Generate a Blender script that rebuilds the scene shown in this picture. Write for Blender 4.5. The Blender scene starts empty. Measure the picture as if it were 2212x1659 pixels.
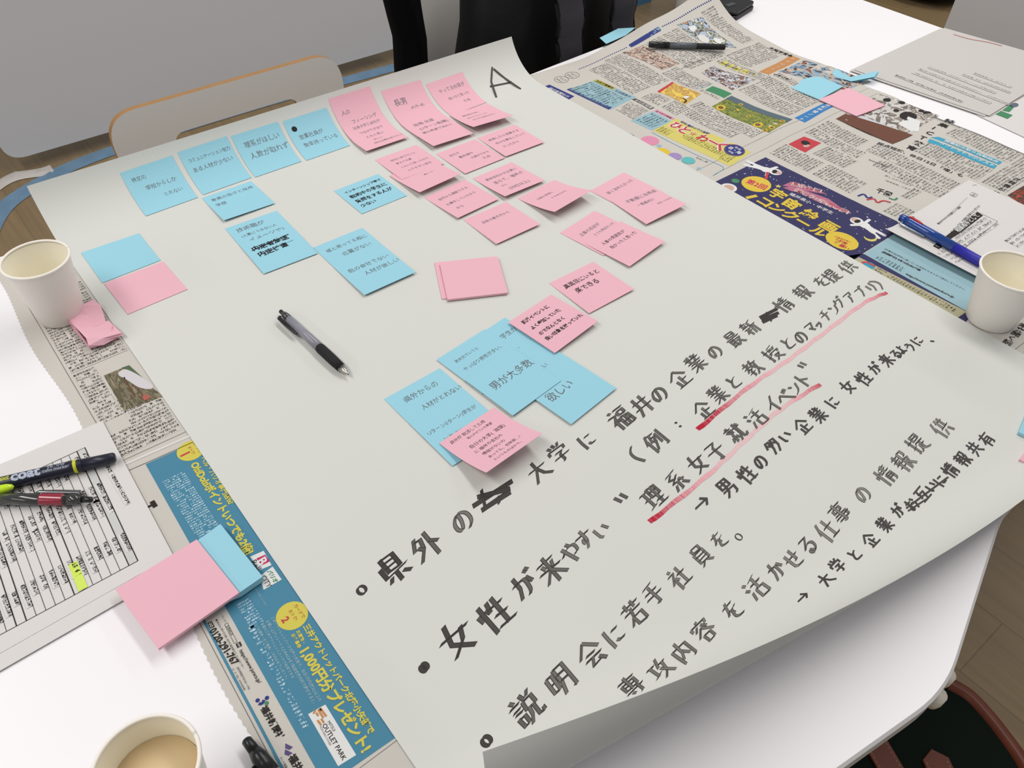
import bpy, bmesh, math, random
from mathutils import Vector, Matrix

S = bpy.context.scene
C = S.collection
PI = math.pi
random.seed(7)
TH = 0.74                      # table top height

# ------------------------------------------------------------ camera, world, lights, exposure
cam_d = bpy.data.cameras.new('camera')
cam_d.sensor_width = 36.0
cam_d.lens = 28.473
cam_d.clip_start = 0.02
cam = bpy.data.objects.new('camera', cam_d)
C.objects.link(cam)
cam.matrix_world = Matrix((
    (0.7816486152178587, 0.4337503949322496, -0.44820312049797384, 0.0),
    (-0.6235148498986322, 0.5617868523403083, -0.5437138627011958, 0.0),
    (0.015958517596878042, 0.7044544892565354, 0.7095697275690557, 1.373275),
    (0, 0, 0, 1)))
S.camera = cam

W = bpy.data.worlds.new('room_ambience')
S.world = W
W.use_nodes = True
W.node_tree.nodes['Background'].inputs[0].default_value = (0.93, 0.96, 1.0, 1)
W.node_tree.nodes['Background'].inputs[1].default_value = 0.27

def area(name, loc, size, power, aim=(0.5, 0.6, TH), col=(1.0, 0.975, 0.945)):
    d = bpy.data.lights.new(name, 'AREA')
    d.shape = 'RECTANGLE'; d.size, d.size_y = size
    d.energy = power; d.color = col
    o = bpy.data.objects.new(name, d)
    C.objects.link(o)
    o.location = loc
    o.rotation_euler = (0, 0, 0)      # ceiling fittings shine straight down
    return o
# the ceiling fittings of the room, flush at 2.6 m
area('ceiling_lamp', (-0.85, 1.05, 2.6), (0.4, 2.5), 28.5)
area('ceiling_lamp', (1.40, 1.0, 2.6), (0.4, 2.5), 28.5)
area('ceiling_lamp', (3.65, 0.85, 2.6), (0.25, 2.5), 25)
area('ceiling_lamp', (-3.1, 0.85, 2.6), (0.25, 2.5), 25)

S.view_settings.view_transform = 'Standard'
S.view_settings.look = 'None'
S.view_settings.gamma = 1.0
S.view_settings.use_curve_mapping = False
S.view_settings.exposure = 0.09

# ------------------------------------------------------------ colours and materials
def hexc(h):
    h = h.lstrip('#')
    v = [int(h[i:i + 2], 16) / 255 for i in (0, 2, 4)]
    return tuple(x / 12.92 if x <= .04045 else ((x + .055) / 1.055) ** 2.4 for x in v) + (1,)

MATS = {}
def mat(name, col, rough=.6, spec=.5, metal=0, trans=0, alpha=None, coat=0, noise=None, bump=None, sss=0):
    if name in MATS: return MATS[name]
    m = bpy.data.materials.new(name); m.use_nodes = True
    nt = m.node_tree; b = nt.nodes['Principled BSDF']
    c = hexc(col) if isinstance(col, str) else col
    b.inputs['Base Color'].default_value = c
    b.inputs['Roughness'].default_value = rough
    b.inputs['Specular IOR Level'].default_value = spec
    b.inputs['Metallic'].default_value = metal
    b.inputs['Transmission Weight'].default_value = trans
    b.inputs['Coat Weight'].default_value = coat
    if noise or bump:
        tc = nt.nodes.new('ShaderNodeTexCoord')
    if noise:                      # (scale, amount): a faint mottling of the surface's own colour
        n = nt.nodes.new('ShaderNodeTexNoise'); n.inputs['Scale'].default_value = noise[0]
        n.inputs['Detail'].default_value = 5
        nt.links.new(tc.outputs['Object'], n.inputs['Vector'])
        mx = nt.nodes.new('ShaderNodeMix'); mx.data_type = 'RGBA'; mx.blend_type = 'MULTIPLY'
        mx.inputs[0].default_value = noise[1]
        mx.inputs[6].default_value = c
        nt.links.new(n.outputs['Fac'], mx.inputs[7])
        nt.links.new(mx.outputs[2], b.inputs['Base Color'])
    if bump:
        n2 = nt.nodes.new('ShaderNodeTexNoise'); n2.inputs['Scale'].default_value = bump[0]
        n2.inputs['Detail'].default_value = 6
        nt.links.new(tc.outputs['Object'], n2.inputs['Vector'])
        bp = nt.nodes.new('ShaderNodeBump'); bp.inputs['Strength'].default_value = bump[1]
        bp.inputs['Distance'].default_value = .002
        nt.links.new(n2.outputs['Fac'], bp.inputs['Height'])
        nt.links.new(bp.outputs['Normal'], b.inputs['Normal'])
    MATS[name] = m
    return m

def math_node(nt, op, a, b=None):
    n = nt.nodes.new('ShaderNodeMath'); n.operation = op
    for i, x in enumerate((a, b)):
        if x is None: continue
        if isinstance(x, (int, float)): n.inputs[i].default_value = x
        else: nt.links.new(x, n.inputs[i])
    return n.outputs[0]

def small_print(name, paper, ink, fill=.52, gap=.30, blank=.12, rough=.75):
    """tiny printed columns: UV counts characters (u) and lines (v)"""
    if name in MATS: return MATS[name]
    m = bpy.data.materials.new(name); m.use_nodes = True
    nt = m.node_tree; b = nt.nodes['Principled BSDF']
    b.inputs['Roughness'].default_value = rough
    b.inputs['Specular IOR Level'].default_value = .2
    uv = nt.nodes.new('ShaderNodeUVMap')
    sp = nt.nodes.new('ShaderNodeSeparateXYZ'); nt.links.new(uv.outputs[0], sp.inputs[0])
    fx = math_node(nt, 'FRACT', sp.outputs[0]); fy = math_node(nt, 'FRACT', sp.outputs[1])
    inx = math_node(nt, 'LESS_THAN', fx, .9)
    iny = math_node(nt, 'LESS_THAN', fy, 1 - gap)
    sc = nt.nodes.new('ShaderNodeVectorMath'); sc.operation = 'MULTIPLY'
    sc.inputs[1].default_value = (5, 6, 1); nt.links.new(uv.outputs[0], sc.inputs[0])
    fl = nt.nodes.new('ShaderNodeVectorMath'); fl.operation = 'FLOOR'; nt.links.new(sc.outputs[0], fl.inputs[0])
    wn = nt.nodes.new('ShaderNodeTexWhiteNoise'); wn.noise_dimensions = '2D'; nt.links.new(fl.outputs[0], wn.inputs[0])
    fl2 = nt.nodes.new('ShaderNodeVectorMath'); fl2.operation = 'FLOOR'; nt.links.new(uv.outputs[0], fl2.inputs[0])
    wn2 = nt.nodes.new('ShaderNodeTexWhiteNoise'); wn2.noise_dimensions = '2D'; nt.links.new(fl2.outputs[0], wn2.inputs[0])
    ink1 = math_node(nt, 'LESS_THAN', wn.outputs[0], math_node(nt, 'ADD', math_node(nt, 'MULTIPLY', wn2.outputs[0], .35), fill - .17))
    ok = math_node(nt, 'GREATER_THAN', wn2.outputs[0], blank)
    msk = math_node(nt, 'MULTIPLY', math_node(nt, 'MULTIPLY', inx, iny), math_node(nt, 'MULTIPLY', ink1, ok))
    mx = nt.nodes.new('ShaderNodeMix'); mx.data_type = 'RGBA'
    mx.inputs[6].default_value = hexc(paper); mx.inputs[7].default_value = hexc(ink)
    nt.links.new(msk, mx.inputs[0]); nt.links.new(mx.outputs[2], b.inputs['Base Color'])
    MATS[name] = m
    return m

def press_photo(name, cols, scale=6, seed=0, stretch=(1, 1)):
    """a printed picture: flat patches of its few colours"""
    if name in MATS: return MATS[name]
    m = bpy.data.materials.new(name); m.use_nodes = True
    nt = m.node_tree; b = nt.nodes['Principled BSDF']
    b.inputs['Roughness'].default_value = .7; b.inputs['Specular IOR Level'].default_value = .2
    uv = nt.nodes.new('ShaderNodeUVMap')
    mp = nt.nodes.new('ShaderNodeMapping'); mp.inputs[1].default_value = (seed * 3.7, seed * 1.3, 0)
    mp.inputs[3].default_value = (stretch[0], stretch[1], 1)
    nt.links.new(uv.outputs[0], mp.inputs[0])
    n = nt.nodes.new('ShaderNodeTexNoise'); n.inputs['Scale'].default_value = scale
    n.inputs['Detail'].default_value = 3; n.inputs['Distortion'].default_value = .8
    nt.links.new(mp.outputs[0], n.inputs['Vector'])
    r = nt.nodes.new('ShaderNodeValToRGB'); r.color_ramp.interpolation = 'CONSTANT'
    el = r.color_ramp.elements
    k = len(cols)
    el[0].position = 0; el[0].color = hexc(cols[0]); el[1].position = 1; el[1].color = hexc(cols[-1])
    for i in range(1, k):
        e = el.new(.5 + (i / k - .5) * .5); e.color = hexc(cols[i])
    nt.links.new(n.outputs['Fac'], r.inputs[0]); nt.links.new(r.outputs[0], b.inputs['Base Color'])
    MATS[name] = m
    return m

def marker_ink():
    """felt marker: dense at the stroke edges, dry and streaky in the middle where UV v says so"""
    m = bpy.data.materials.new('black_marker_ink'); m.use_nodes = True
    nt = m.node_tree; b = nt.nodes['Principled BSDF']
    b.inputs['Roughness'].default_value = .55; b.inputs['Specular IOR Level'].default_value = .3
    uv = nt.nodes.new('ShaderNodeUVMap')
    sp = nt.nodes.new('ShaderNodeSeparateXYZ'); nt.links.new(uv.outputs[0], sp.inputs[0])
    across = math_node(nt, 'ABSOLUTE', math_node(nt, 'SUBTRACT', sp.outputs[0], .5))
    mid = math_node(nt, 'LESS_THAN', across, .33)
    n = nt.nodes.new('ShaderNodeTexNoise'); n.inputs['Scale'].default_value = 9; n.inputs['Detail'].default_value = 2
    mp = nt.nodes.new('ShaderNodeMapping'); mp.inputs[3].default_value = (1.6, .25, 1)
    nt.links.new(uv.outputs[0], mp.inputs[0]); nt.links.new(mp.outputs[0], n.inputs['Vector'])
    dry = math_node(nt, 'MULTIPLY', math_node(nt, 'MULTIPLY', n.outputs['Fac'], mid), math_node(nt, 'FRACT', sp.outputs[1]))
    mx = nt.nodes.new('ShaderNodeMix'); mx.data_type = 'RGBA'
    mx.inputs[6].default_value = hexc('#2b2725'); mx.inputs[7].default_value = hexc('#a5a29b')
    nt.links.new(math_node(nt, 'MULTIPLY', dry, 1.6), mx.inputs[0])
    nt.links.new(mx.outputs[2], b.inputs['Base Color'])
    return m

def red_ink():
    m = bpy.data.materials.new('red_marker_ink'); m.use_nodes = True
    nt = m.node_tree; b = nt.nodes['Principled BSDF']
    b.inputs['Roughness'].default_value = .6; b.inputs['Specular IOR Level'].default_value = .2
    uv = nt.nodes.new('ShaderNodeUVMap')
    sp = nt.nodes.new('ShaderNodeSeparateXYZ'); nt.links.new(uv.outputs[0], sp.inputs[0])
    n = nt.nodes.new('ShaderNodeTexNoise'); n.inputs['Scale'].default_value = 11; n.inputs['Detail'].default_value = 4
    mp = nt.nodes.new('ShaderNodeMapping'); mp.inputs[3].default_value = (2.2, .9, 1)
    nt.links.new(uv.outputs[0], mp.inputs[0]); nt.links.new(mp.outputs[0], n.inputs['Vector'])
    f = math_node(nt, 'MULTIPLY', math_node(nt, 'ADD', n.outputs['Fac'], .05), sp.outputs[1])
    r = nt.nodes.new('ShaderNodeValToRGB')
    e = r.color_ramp.elements
    e[0].position = 0; e[0].color = hexc('#d8c9c5'); e[1].position = .75; e[1].color = hexc('#b01230')
    e2 = e.new(.28); e2.color = hexc('#dba3a9')
    nt.links.new(f, r.inputs[0]); nt.links.new(r.outputs[0], b.inputs['Base Color'])
    return m

def wood_floor():
    m = bpy.data.materials.new('wood_floor'); m.use_nodes = True
    nt = m.node_tree; b = nt.nodes['Principled BSDF']
    b.inputs['Roughness'].default_value = .42; b.inputs['Specular IOR Level'].default_value = .35
    tc = nt.nodes.new('ShaderNodeTexCoord')
    mp = nt.nodes.new('ShaderNodeMapping'); mp.inputs[2].default_value = (0, 0, PI / 2)
    nt.links.new(tc.outputs['Object'], mp.inputs[0])
    br = nt.nodes.new('ShaderNodeTexBrick'); br.inputs['Scale'].default_value = 1
    br.inputs['Brick Width'].default_value = .92; br.inputs['Row Height'].default_value = .15
    br.inputs['Mortar Size'].default_value = .0012
    br.inputs['Color1'].default_value = hexc('#96805f'); br.inputs['Color2'].default_value = hexc('#8d7757')
    br.inputs['Mortar'].default_value = hexc('#7c684b')
    nt.links.new(mp.outputs[0], br.inputs['Vector'])
    mp2 = nt.nodes.new('ShaderNodeMapping'); mp2.inputs[3].default_value = (34, 1.6, 1)
    nt.links.new(tc.outputs['Object'], mp2.inputs[0])
    n = nt.nodes.new('ShaderNodeTexNoise'); n.inputs['Scale'].default_value = 1.6; n.inputs['Detail'].default_value = 6
    n.inputs['Distortion'].default_value = .6
    nt.links.new(mp2.outputs[0], n.inputs['Vector'])
    r = nt.nodes.new('ShaderNodeValToRGB'); r.color_ramp.elements[0].color = (.8, .79, .77, 1); r.color_ramp.elements[1].color = (1.1, 1.08, 1.05, 1)
    r.color_ramp.elements[0].position = .3; r.color_ramp.elements[1].position = .75
    nt.links.new(n.outputs['Fac'], r.inputs[0])
    mx = nt.nodes.new('ShaderNodeMix'); mx.data_type = 'RGBA'; mx.blend_type = 'MULTIPLY'; mx.inputs[0].default_value = .75
    nt.links.new(br.outputs[0], mx.inputs[6]); nt.links.new(r.outputs[0], mx.inputs[7])
    nt.links.new(mx.outputs[2], b.inputs['Base Color'])
    return m

PAPER = mat('white_roll_paper', '#d0d0ca', .75, .25, noise=(2.5, .05), bump=(5, .22))
NEWS = mat('newsprint', '#c6c1b9', .8, .2, noise=(5, .10))
OFFICE = mat('copy_paper', '#d2cecb', .7, .25)
INK = mat('printed_black', '#2b2624', .7, .2)
GREY_INK = mat('printed_grey', '#77726f', .7, .2)
PENCIL = mat('grey_pen_line', '#66696e', .7, .2)
PENINK = mat('black_pen_line', '#1f1c20', .6, .2)
NAVY = mat('printed_navy', '#35335a', .7, .2)
NAVY2 = mat('printed_dark_blue', '#303878', .7, .2)
YELLOW = mat('printed_yellow', '#d3b743', .7, .2)
LEMON = mat('printed_lemon', '#cbc06a', .7, .2)
WHITEP = mat('printed_white', '#d9d8d6', .7, .2)
LBLUE = mat('printed_light_blue', '#92b1ba', .7, .2)
TEAL = mat('printed_teal', '#3a93ab', .7, .2)
ADBLUE = mat('printed_ad_blue', '#477f98', .7, .2)
REDP = mat('printed_red', '#bb3f48', .7, .2)
ORANGE = mat('printed_orange', '#bd8552', .7, .2)
GREENP = mat('printed_green', '#44835c', .7, .2)
KHAKI = mat('printed_khaki', '#aaa486', .7, .2)
PINKP = mat('printed_pink', '#d389a6', .7, .2)
PURPLE = mat('printed_purple', '#5a4a78', .7, .2)
MAGENTA = mat('printed_magenta', '#bf2a5c', .7, .2)
NOTE_BLUE = mat('blue_note_paper', '#96c9d8', .8, .15)
NOTE_PINK = mat('pink_note_paper', '#e2afbb', .8, .15)
NEON = mat('highlighter_yellow', '#cbe060', .6, .3)
MARKER = marker_ink()
RED = red_ink()
TXT = small_print('newspaper_columns', '#c2bdb5', '#4a4541', .54, .34)
TXT_B = small_print('ad_small_print', '#477f98', '#c4d2d8', .42, .5, .15)
TXT_LB = small_print('light_blue_small_print', '#92b1ba', '#31404a', .5, .4)
TXT_K = small_print('khaki_small_print', '#aaa486', '#3b382c', .5, .4)
TXT_Y = small_print('yellow_small_print', '#cbc06a', '#55502a', .5, .35)
TXT_W = small_print('copy_small_print', '#d2cecb', '#6a6668', .45, .45)
TXT_WD = small_print('copy_bold_print', '#d2cecb', '#343033', .56, .35, .05)
TXT_BK = small_print('reversed_print', '#35302f', '#d8d6d4', .5, .35, .0)

# ------------------------------------------------------------ mesh building
class MB:
    def __init__(s):
        s.v = []; s.f = []; s.m = []; s.uv = []; s.mats = []
    def mi(s, m):
        if m not in s.mats: s.mats.append(m)
        return s.mats.index(m)
    def add(s, vs, fs, m, uvs=None):
        k = len(s.v); i = s.mi(m)
        s.v.extend(tuple(p) for p in vs)
        s.uv.extend(uvs if uvs else [(0.0, 0.0)] * len(vs))
        for f in fs:
            s.f.append([k + j for j in f]); s.m.append(i)
    def build(s, name, parent=None, smooth=False, origin=None):
        o0 = Vector(origin) if origin is not None else Vector((0, 0, 0))
        me = bpy.data.meshes.new(name)
        me.from_pydata([(p[0] - o0[0], p[1] - o0[1], p[2] - o0[2]) for p in s.v], [], s.f)
        for m in s.mats: me.materials.append(m)
        me.polygons.foreach_set('material_index', s.m)
        if smooth: me.polygons.foreach_set('use_smooth', [True] * len(s.f))
        ul = me.uv_layers.new(name='UVMap')
        flat = []
        for f in s.f:
            for j in f: flat.extend(s.uv[j])
        ul.data.foreach_set('uv', flat)
        me.update()
        o = bpy.data.objects.new(name, me)
        C.objects.link(o)
        if parent is not None:
            o.parent = parent
            o.location = o0 - (parent.location if parent.parent is None else parent.location + parent.parent.location)
        else:
            o.location = o0
        return o

def tag(o, label, cat, group=None):
    o['label'] = label; o['category'] = cat
    if group: o['group'] = group
    return o
def struct(o):
    o['kind'] = 'structure'; return o
def thing(name, loc, label, cat, group=None):
    o = bpy.data.objects.new(name, None); C.objects.link(o)
    o.location = loc; o.empty_display_size = .05
    return tag(o, label, cat, group)

def box(mb, lo, hi, m, M=None):
    x0, y0, z0 = lo; x1, y1, z1 = hi
    v = [Vector(p) for p in ((x0, y0, z0), (x1, y0, z0), (x1, y1, z0), (x0, y1, z0), (x0, y0, z1), (x1, y0, z1), (x1, y1, z1), (x0, y1, z1))]
    if M: v = [M @ p for p in v]
    mb.add(v, [(3, 2, 1, 0), (4, 5, 6, 7), (0, 1, 5, 4), (1, 2, 6, 5), (2, 3, 7, 6), (3, 0, 4, 7)], m)

def frame_of(a, b):
    a, b = Vector(a), Vector(b)
    z = (b - a).normalized()
    x = Vector((0, 0, 1)).cross(z)
    if x.length < 1e-4: x = Vector((1, 0, 0))
    x.normalize(); y = z.cross(x)
    return Matrix((( x[0], y[0], z[0], a[0]), (x[1], y[1], z[1], a[1]), (x[2], y[2], z[2], a[2]), (0, 0, 0, 1)))

def lathe(mb, prof, m, M=None, n=28, cap=True):
    """prof: list of (radius, height) from one end to the other"""
    vs = []; fs = []
    for r, z in prof:
        for i in range(n):
            a = 2 * PI * i / n
            p = Vector((r * math.cos(a), r * math.sin(a), z))
            vs.append(M @ p if M else p)
    for k in range(len(prof) - 1):
        for i in range(n):
            j = (i + 1) % n
            fs.append((k * n + i, k * n + j, (k + 1) * n + j, (k + 1) * n + i))
    if cap:
        fs.append(tuple(range(n - 1, -1, -1))); q = (len(prof) - 1) * n
        fs.append(tuple(range(q, q + n)))
    mb.add(vs, fs, m)

def tube(mb, pts, r, m, n=10, flat=1.0):
    pts = [Vector(p) for p in pts]
    vs = []; fs = []
    for k, p in enumerate(pts):
        d = (pts[min(k + 1, len(pts) - 1)] - pts[max(k - 1, 0)]).normalized()
        x = d.cross(Vector((0, 0, 1)))
        if x.length < 1e-4: x = Vector((1, 0, 0))
        x.normalize(); y = x.cross(d)
        rr = r[k] if isinstance(r, (list, tuple)) else r
        for i in range(n):
            a = 2 * PI * i / n
            vs.append(p + x * rr * math.cos(a) + y * rr * flat * math.sin(a))
    for k in range(len(pts) - 1):
        for i in range(n):
            j = (i + 1) % n
            fs.append((k * n + i, k * n + j, (k + 1) * n + j, (k + 1) * n + i))
    fs.append(tuple(range(n - 1, -1, -1))); q = (len(pts) - 1) * n
    fs.append(tuple(range(q, q + n)))
    mb.add(vs, fs, m)

def prism(mb, poly, z0, z1, mtop, mside=None, bev=0):
    n = len(poly)
    mside = mside or mtop
    if bev:
        c = Vector((sum(p[0] for p in poly) / n, sum(p[1] for p in poly) / n))
        ins = []
        for i in range(n):
            a, b, d = Vector(poly[i - 1][:2]), Vector(poly[i][:2]), Vector(poly[(i + 1) % n][:2])
            e = ((b - a).normalized() + (d - b).normalized()); e.normalize()
            ins.append(b + Vector((-e[1], e[0])) * bev)
        rings = [(poly, z0 + bev), (poly, z1 - bev), (ins, z1)]
    else:
        rings = [(poly, z0), (poly, z1)]
    vs = [(p[0], p[1], z) for q, z in rings for p in q]
    fs = []
    for k in range(len(rings) - 1):
        fs += [(k * n + i, k * n + (i + 1) % n, (k + 1) * n + (i + 1) % n, (k + 1) * n + i) for i in range(n)]
    mb.add(vs, fs + [tuple(range(n - 1, -1, -1))], mside)
    q = (len(rings) - 1) * n
    mb.add(vs[q:], [tuple(range(n))], mtop)

def rounded(poly, rads, n=7):
    out = []
    k = len(poly)
    for i in range(k):
        a, b, c = Vector(poly[i - 1]), Vector(poly[i]), Vector(poly[(i + 1) % k])
        r = rads[i] if isinstance(rads, (list, tuple)) else rads
        if r <= 0: out.append(tuple(b)); continue
        u, w = (a - b).normalized(), (c - b).normalized()
        p, q = b + u * r, b + w * r
        for j in range(n + 1):
            t = j / n
            out.append(tuple(p * (1 - t) ** 2 + b * 2 * t * (1 - t) + q * t * t))
    return out

# ------------------------------------------------------------ surface mappers: sheet coordinates -> space
def flat_map(z):
    return lambda x, y, e=0: (x, y, z + e)

SH = TH + .0014
def poster_map(u, v, e=0):
    """the big sheet: flat on the table, rolled up along its far edge and at its near corner"""
    Y0, RT = 1.03, .09
    YL, SL, RB, X0 = .215, -.18, .074, .0905
    if v > Y0:
        a = (v - Y0) / RT
        return (u, Y0 + (RT - e) * math.sin(a), SH + RT - (RT - e) * math.cos(a))
    h = math.hypot(SL, 1); nx, ny = SL / h, -1 / h
    t = (u - X0) * nx + (v - YL) * ny
    if t > 0:
        a = t / RB
        k = (RB - e) * math.sin(a) - t
        return (u + nx * k, v + ny * k, SH + RB - (RB - e) * math.cos(a))
    return (u, v, SH + e)

def news_height(x, y):
    a = min(max((x - 1.0) / .36, 0), 1.1); b = min(max((y - .88) / .19, 0), 1.3)
    f = min(max((x - .925) / .12, 0), 1); f = f * f * (3 - 2 * f)
    return .062 * a ** 1.8 * b ** 2 + .0022 * f * (1 + math.sin(y * 42 + x * 9 + 1.2)) * (.35 + .65 * min(max((y - .55) / .2, 0), 1)) + .0008 * f * (1 + math.sin(x * 55 - y * 13))
def news_map(x, y, e=0):
    return (x, y, TH + .0006 + news_height(x, y) + e)

L1, L2, L3, L4 = .00018, .00034, .0005, .00066       # printing layers

def quad(mb, q, M, m, e=L1, n=1, k=1, chars=None):
    """q: four corners in reading order (upper left, upper right, lower right, lower left)"""
    q = [Vector(p) for p in q]
    vs = []; uv = []; fs = []
    if chars:
        w = ((q[1] - q[0]).length + (q[2] - q[3]).length) / 2; h = ((q[3] - q[0]).length + (q[2] - q[1]).length) / 2
        ux, uy = w / chars[0], h / chars[1]
        if chars[0] < 0: ux, uy = h / -chars[0], w / chars[1]
    off = random.randint(0, 50)
    for j in range(k + 1):
        for i in range(n + 1):
            s, t = i / n, j / k
            p = (q[0] * (1 - s) + q[1] * s) * (1 - t) + (q[3] * (1 - s) + q[2] * s) * t
            vs.append(M(p[0], p[1], e))
            if chars:
                uv.append((t * ux + off, s * uy + off) if chars[0] < 0 else (s * ux + off, t * uy + off))
            else: uv.append((s, 1 - t))
    for j in range(k):
        for i in range(n):
            a = j * (n + 1) + i
            fs.append((a, a + n + 1, a + n + 2, a + 1))
    mb.add(vs, fs, m, uv)

def poly(mb, pts, M, m, e=L1):
    mb.add([M(p[0], p[1], e) for p in pts], [tuple(range(len(pts)))], m)
def disc(mb, c, r, M, m, e=L1, n=26, ry=None, rot=0):
    ry = ry or r
    pts = []
    for i in range(n):
        a = 2 * PI * i / n
        x, y = r * math.cos(a), ry * math.sin(a)
        pts.append((c[0] + x * math.cos(rot) - y * math.sin(rot), c[1] + x * math.sin(rot) + y * math.cos(rot)))
    poly(mb, pts, M, m, e)
def ring(mb, c, r, w, M, m, e=L2, n=28):
    vs = []
    for i in range(n):
        a = 2 * PI * i / n
        for rr in (r - w / 2, r + w / 2): vs.append(M(c[0] + rr * math.cos(a), c[1] + rr * math.sin(a), e))
    mb.add(vs, [(2 * i, 2 * i + 1, (2 * i + 3) % (2 * n), (2 * i + 2) % (2 * n)) for i in range(n)], m)
def line(mb, a, b, w, M, m, e=L2, n=1):
    a, b = Vector(a[:2]), Vector(b[:2])
    d = (b - a).normalized(); s = Vector((-d[1], d[0])) * w / 2
    quad(mb, [a + s, b + s, b - s, a - s], M, m, e, n=n)
def path(mb, pts, w, M, m, e=L2):
    for i in range(len(pts) - 1): line(mb, pts[i], pts[i + 1], w, M, m, e + i * 4e-6)

_glyphs = {}
def glyphs(s, bold=0):
    if (s, bold) not in _glyphs:
        cu = bpy.data.curves.new('t', 'FONT'); cu.body = s; cu.resolution_u = 2; cu.fill_mode = 'FRONT'
        cu.offset = bold
        ob = bpy.data.objects.new('t', cu)
        me = ob.to_mesh()
        v = [tuple(p.co) for p in me.vertices]; f = [tuple(p.vertices) for p in me.polygons]
        ob.to_mesh_clear(); bpy.data.objects.remove(ob); bpy.data.curves.remove(cu)
        w = max((p[0] for p in v), default=1)
        _glyphs[(s, bold)] = (v, f, w)
    return _glyphs[(s, bold)]

def text(mb, s, a, b, M, m, e=L3, bold=0, tall=1.0, wob=0, slant=0):
    """writing whose middle line runs from a to b"""
    v, f, w = glyphs(s, bold)
    a, b = Vector(a[:2]), Vector(b[:2])
    d = (b - a); k = d.length / max(w, .3); d.normalize(); up = Vector((-d[1], d[0]))
    vs = []
    ph = random.random() * 6
    for x, y, _ in v:
        yy = (y - .36) * tall
        xx = x + slant * yy
        if wob:
            xx += wob * math.sin(5.1 * x + 3.7 * y + ph) + wob * .6 * math.sin(11 * y + 2.3 * x + ph)
            yy += wob * math.sin(4.3 * x + ph * 2) + wob * .8 * math.sin(1.7 * x + 6 * y + ph)
        p = a + d * xx * k + up * yy * k
        vs.append(M(p[0], p[1], e))
    mb.add(vs, f, m)
def vtext(mb, s, a, b, M, m, e=L3, bold=0, size=None):
    """vertical writing, characters upright towards +x, running from a to b"""
    a, b = Vector(a[:2]), Vector(b[:2]); n = len(s)
    st = (b - a) / n; k = size or st.length
    dn = st.normalized(); rt = Vector((-dn[1], dn[0]))
    for i, ch in enumerate(s):
        v, f, w = glyphs(ch, bold)
        c = a + st * (i + .5)
        mb.add([M(*(c + rt * ((x - .5) * k) - dn * ((y - .36) * k)), e) for x, y, _ in v], f, m)

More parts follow.
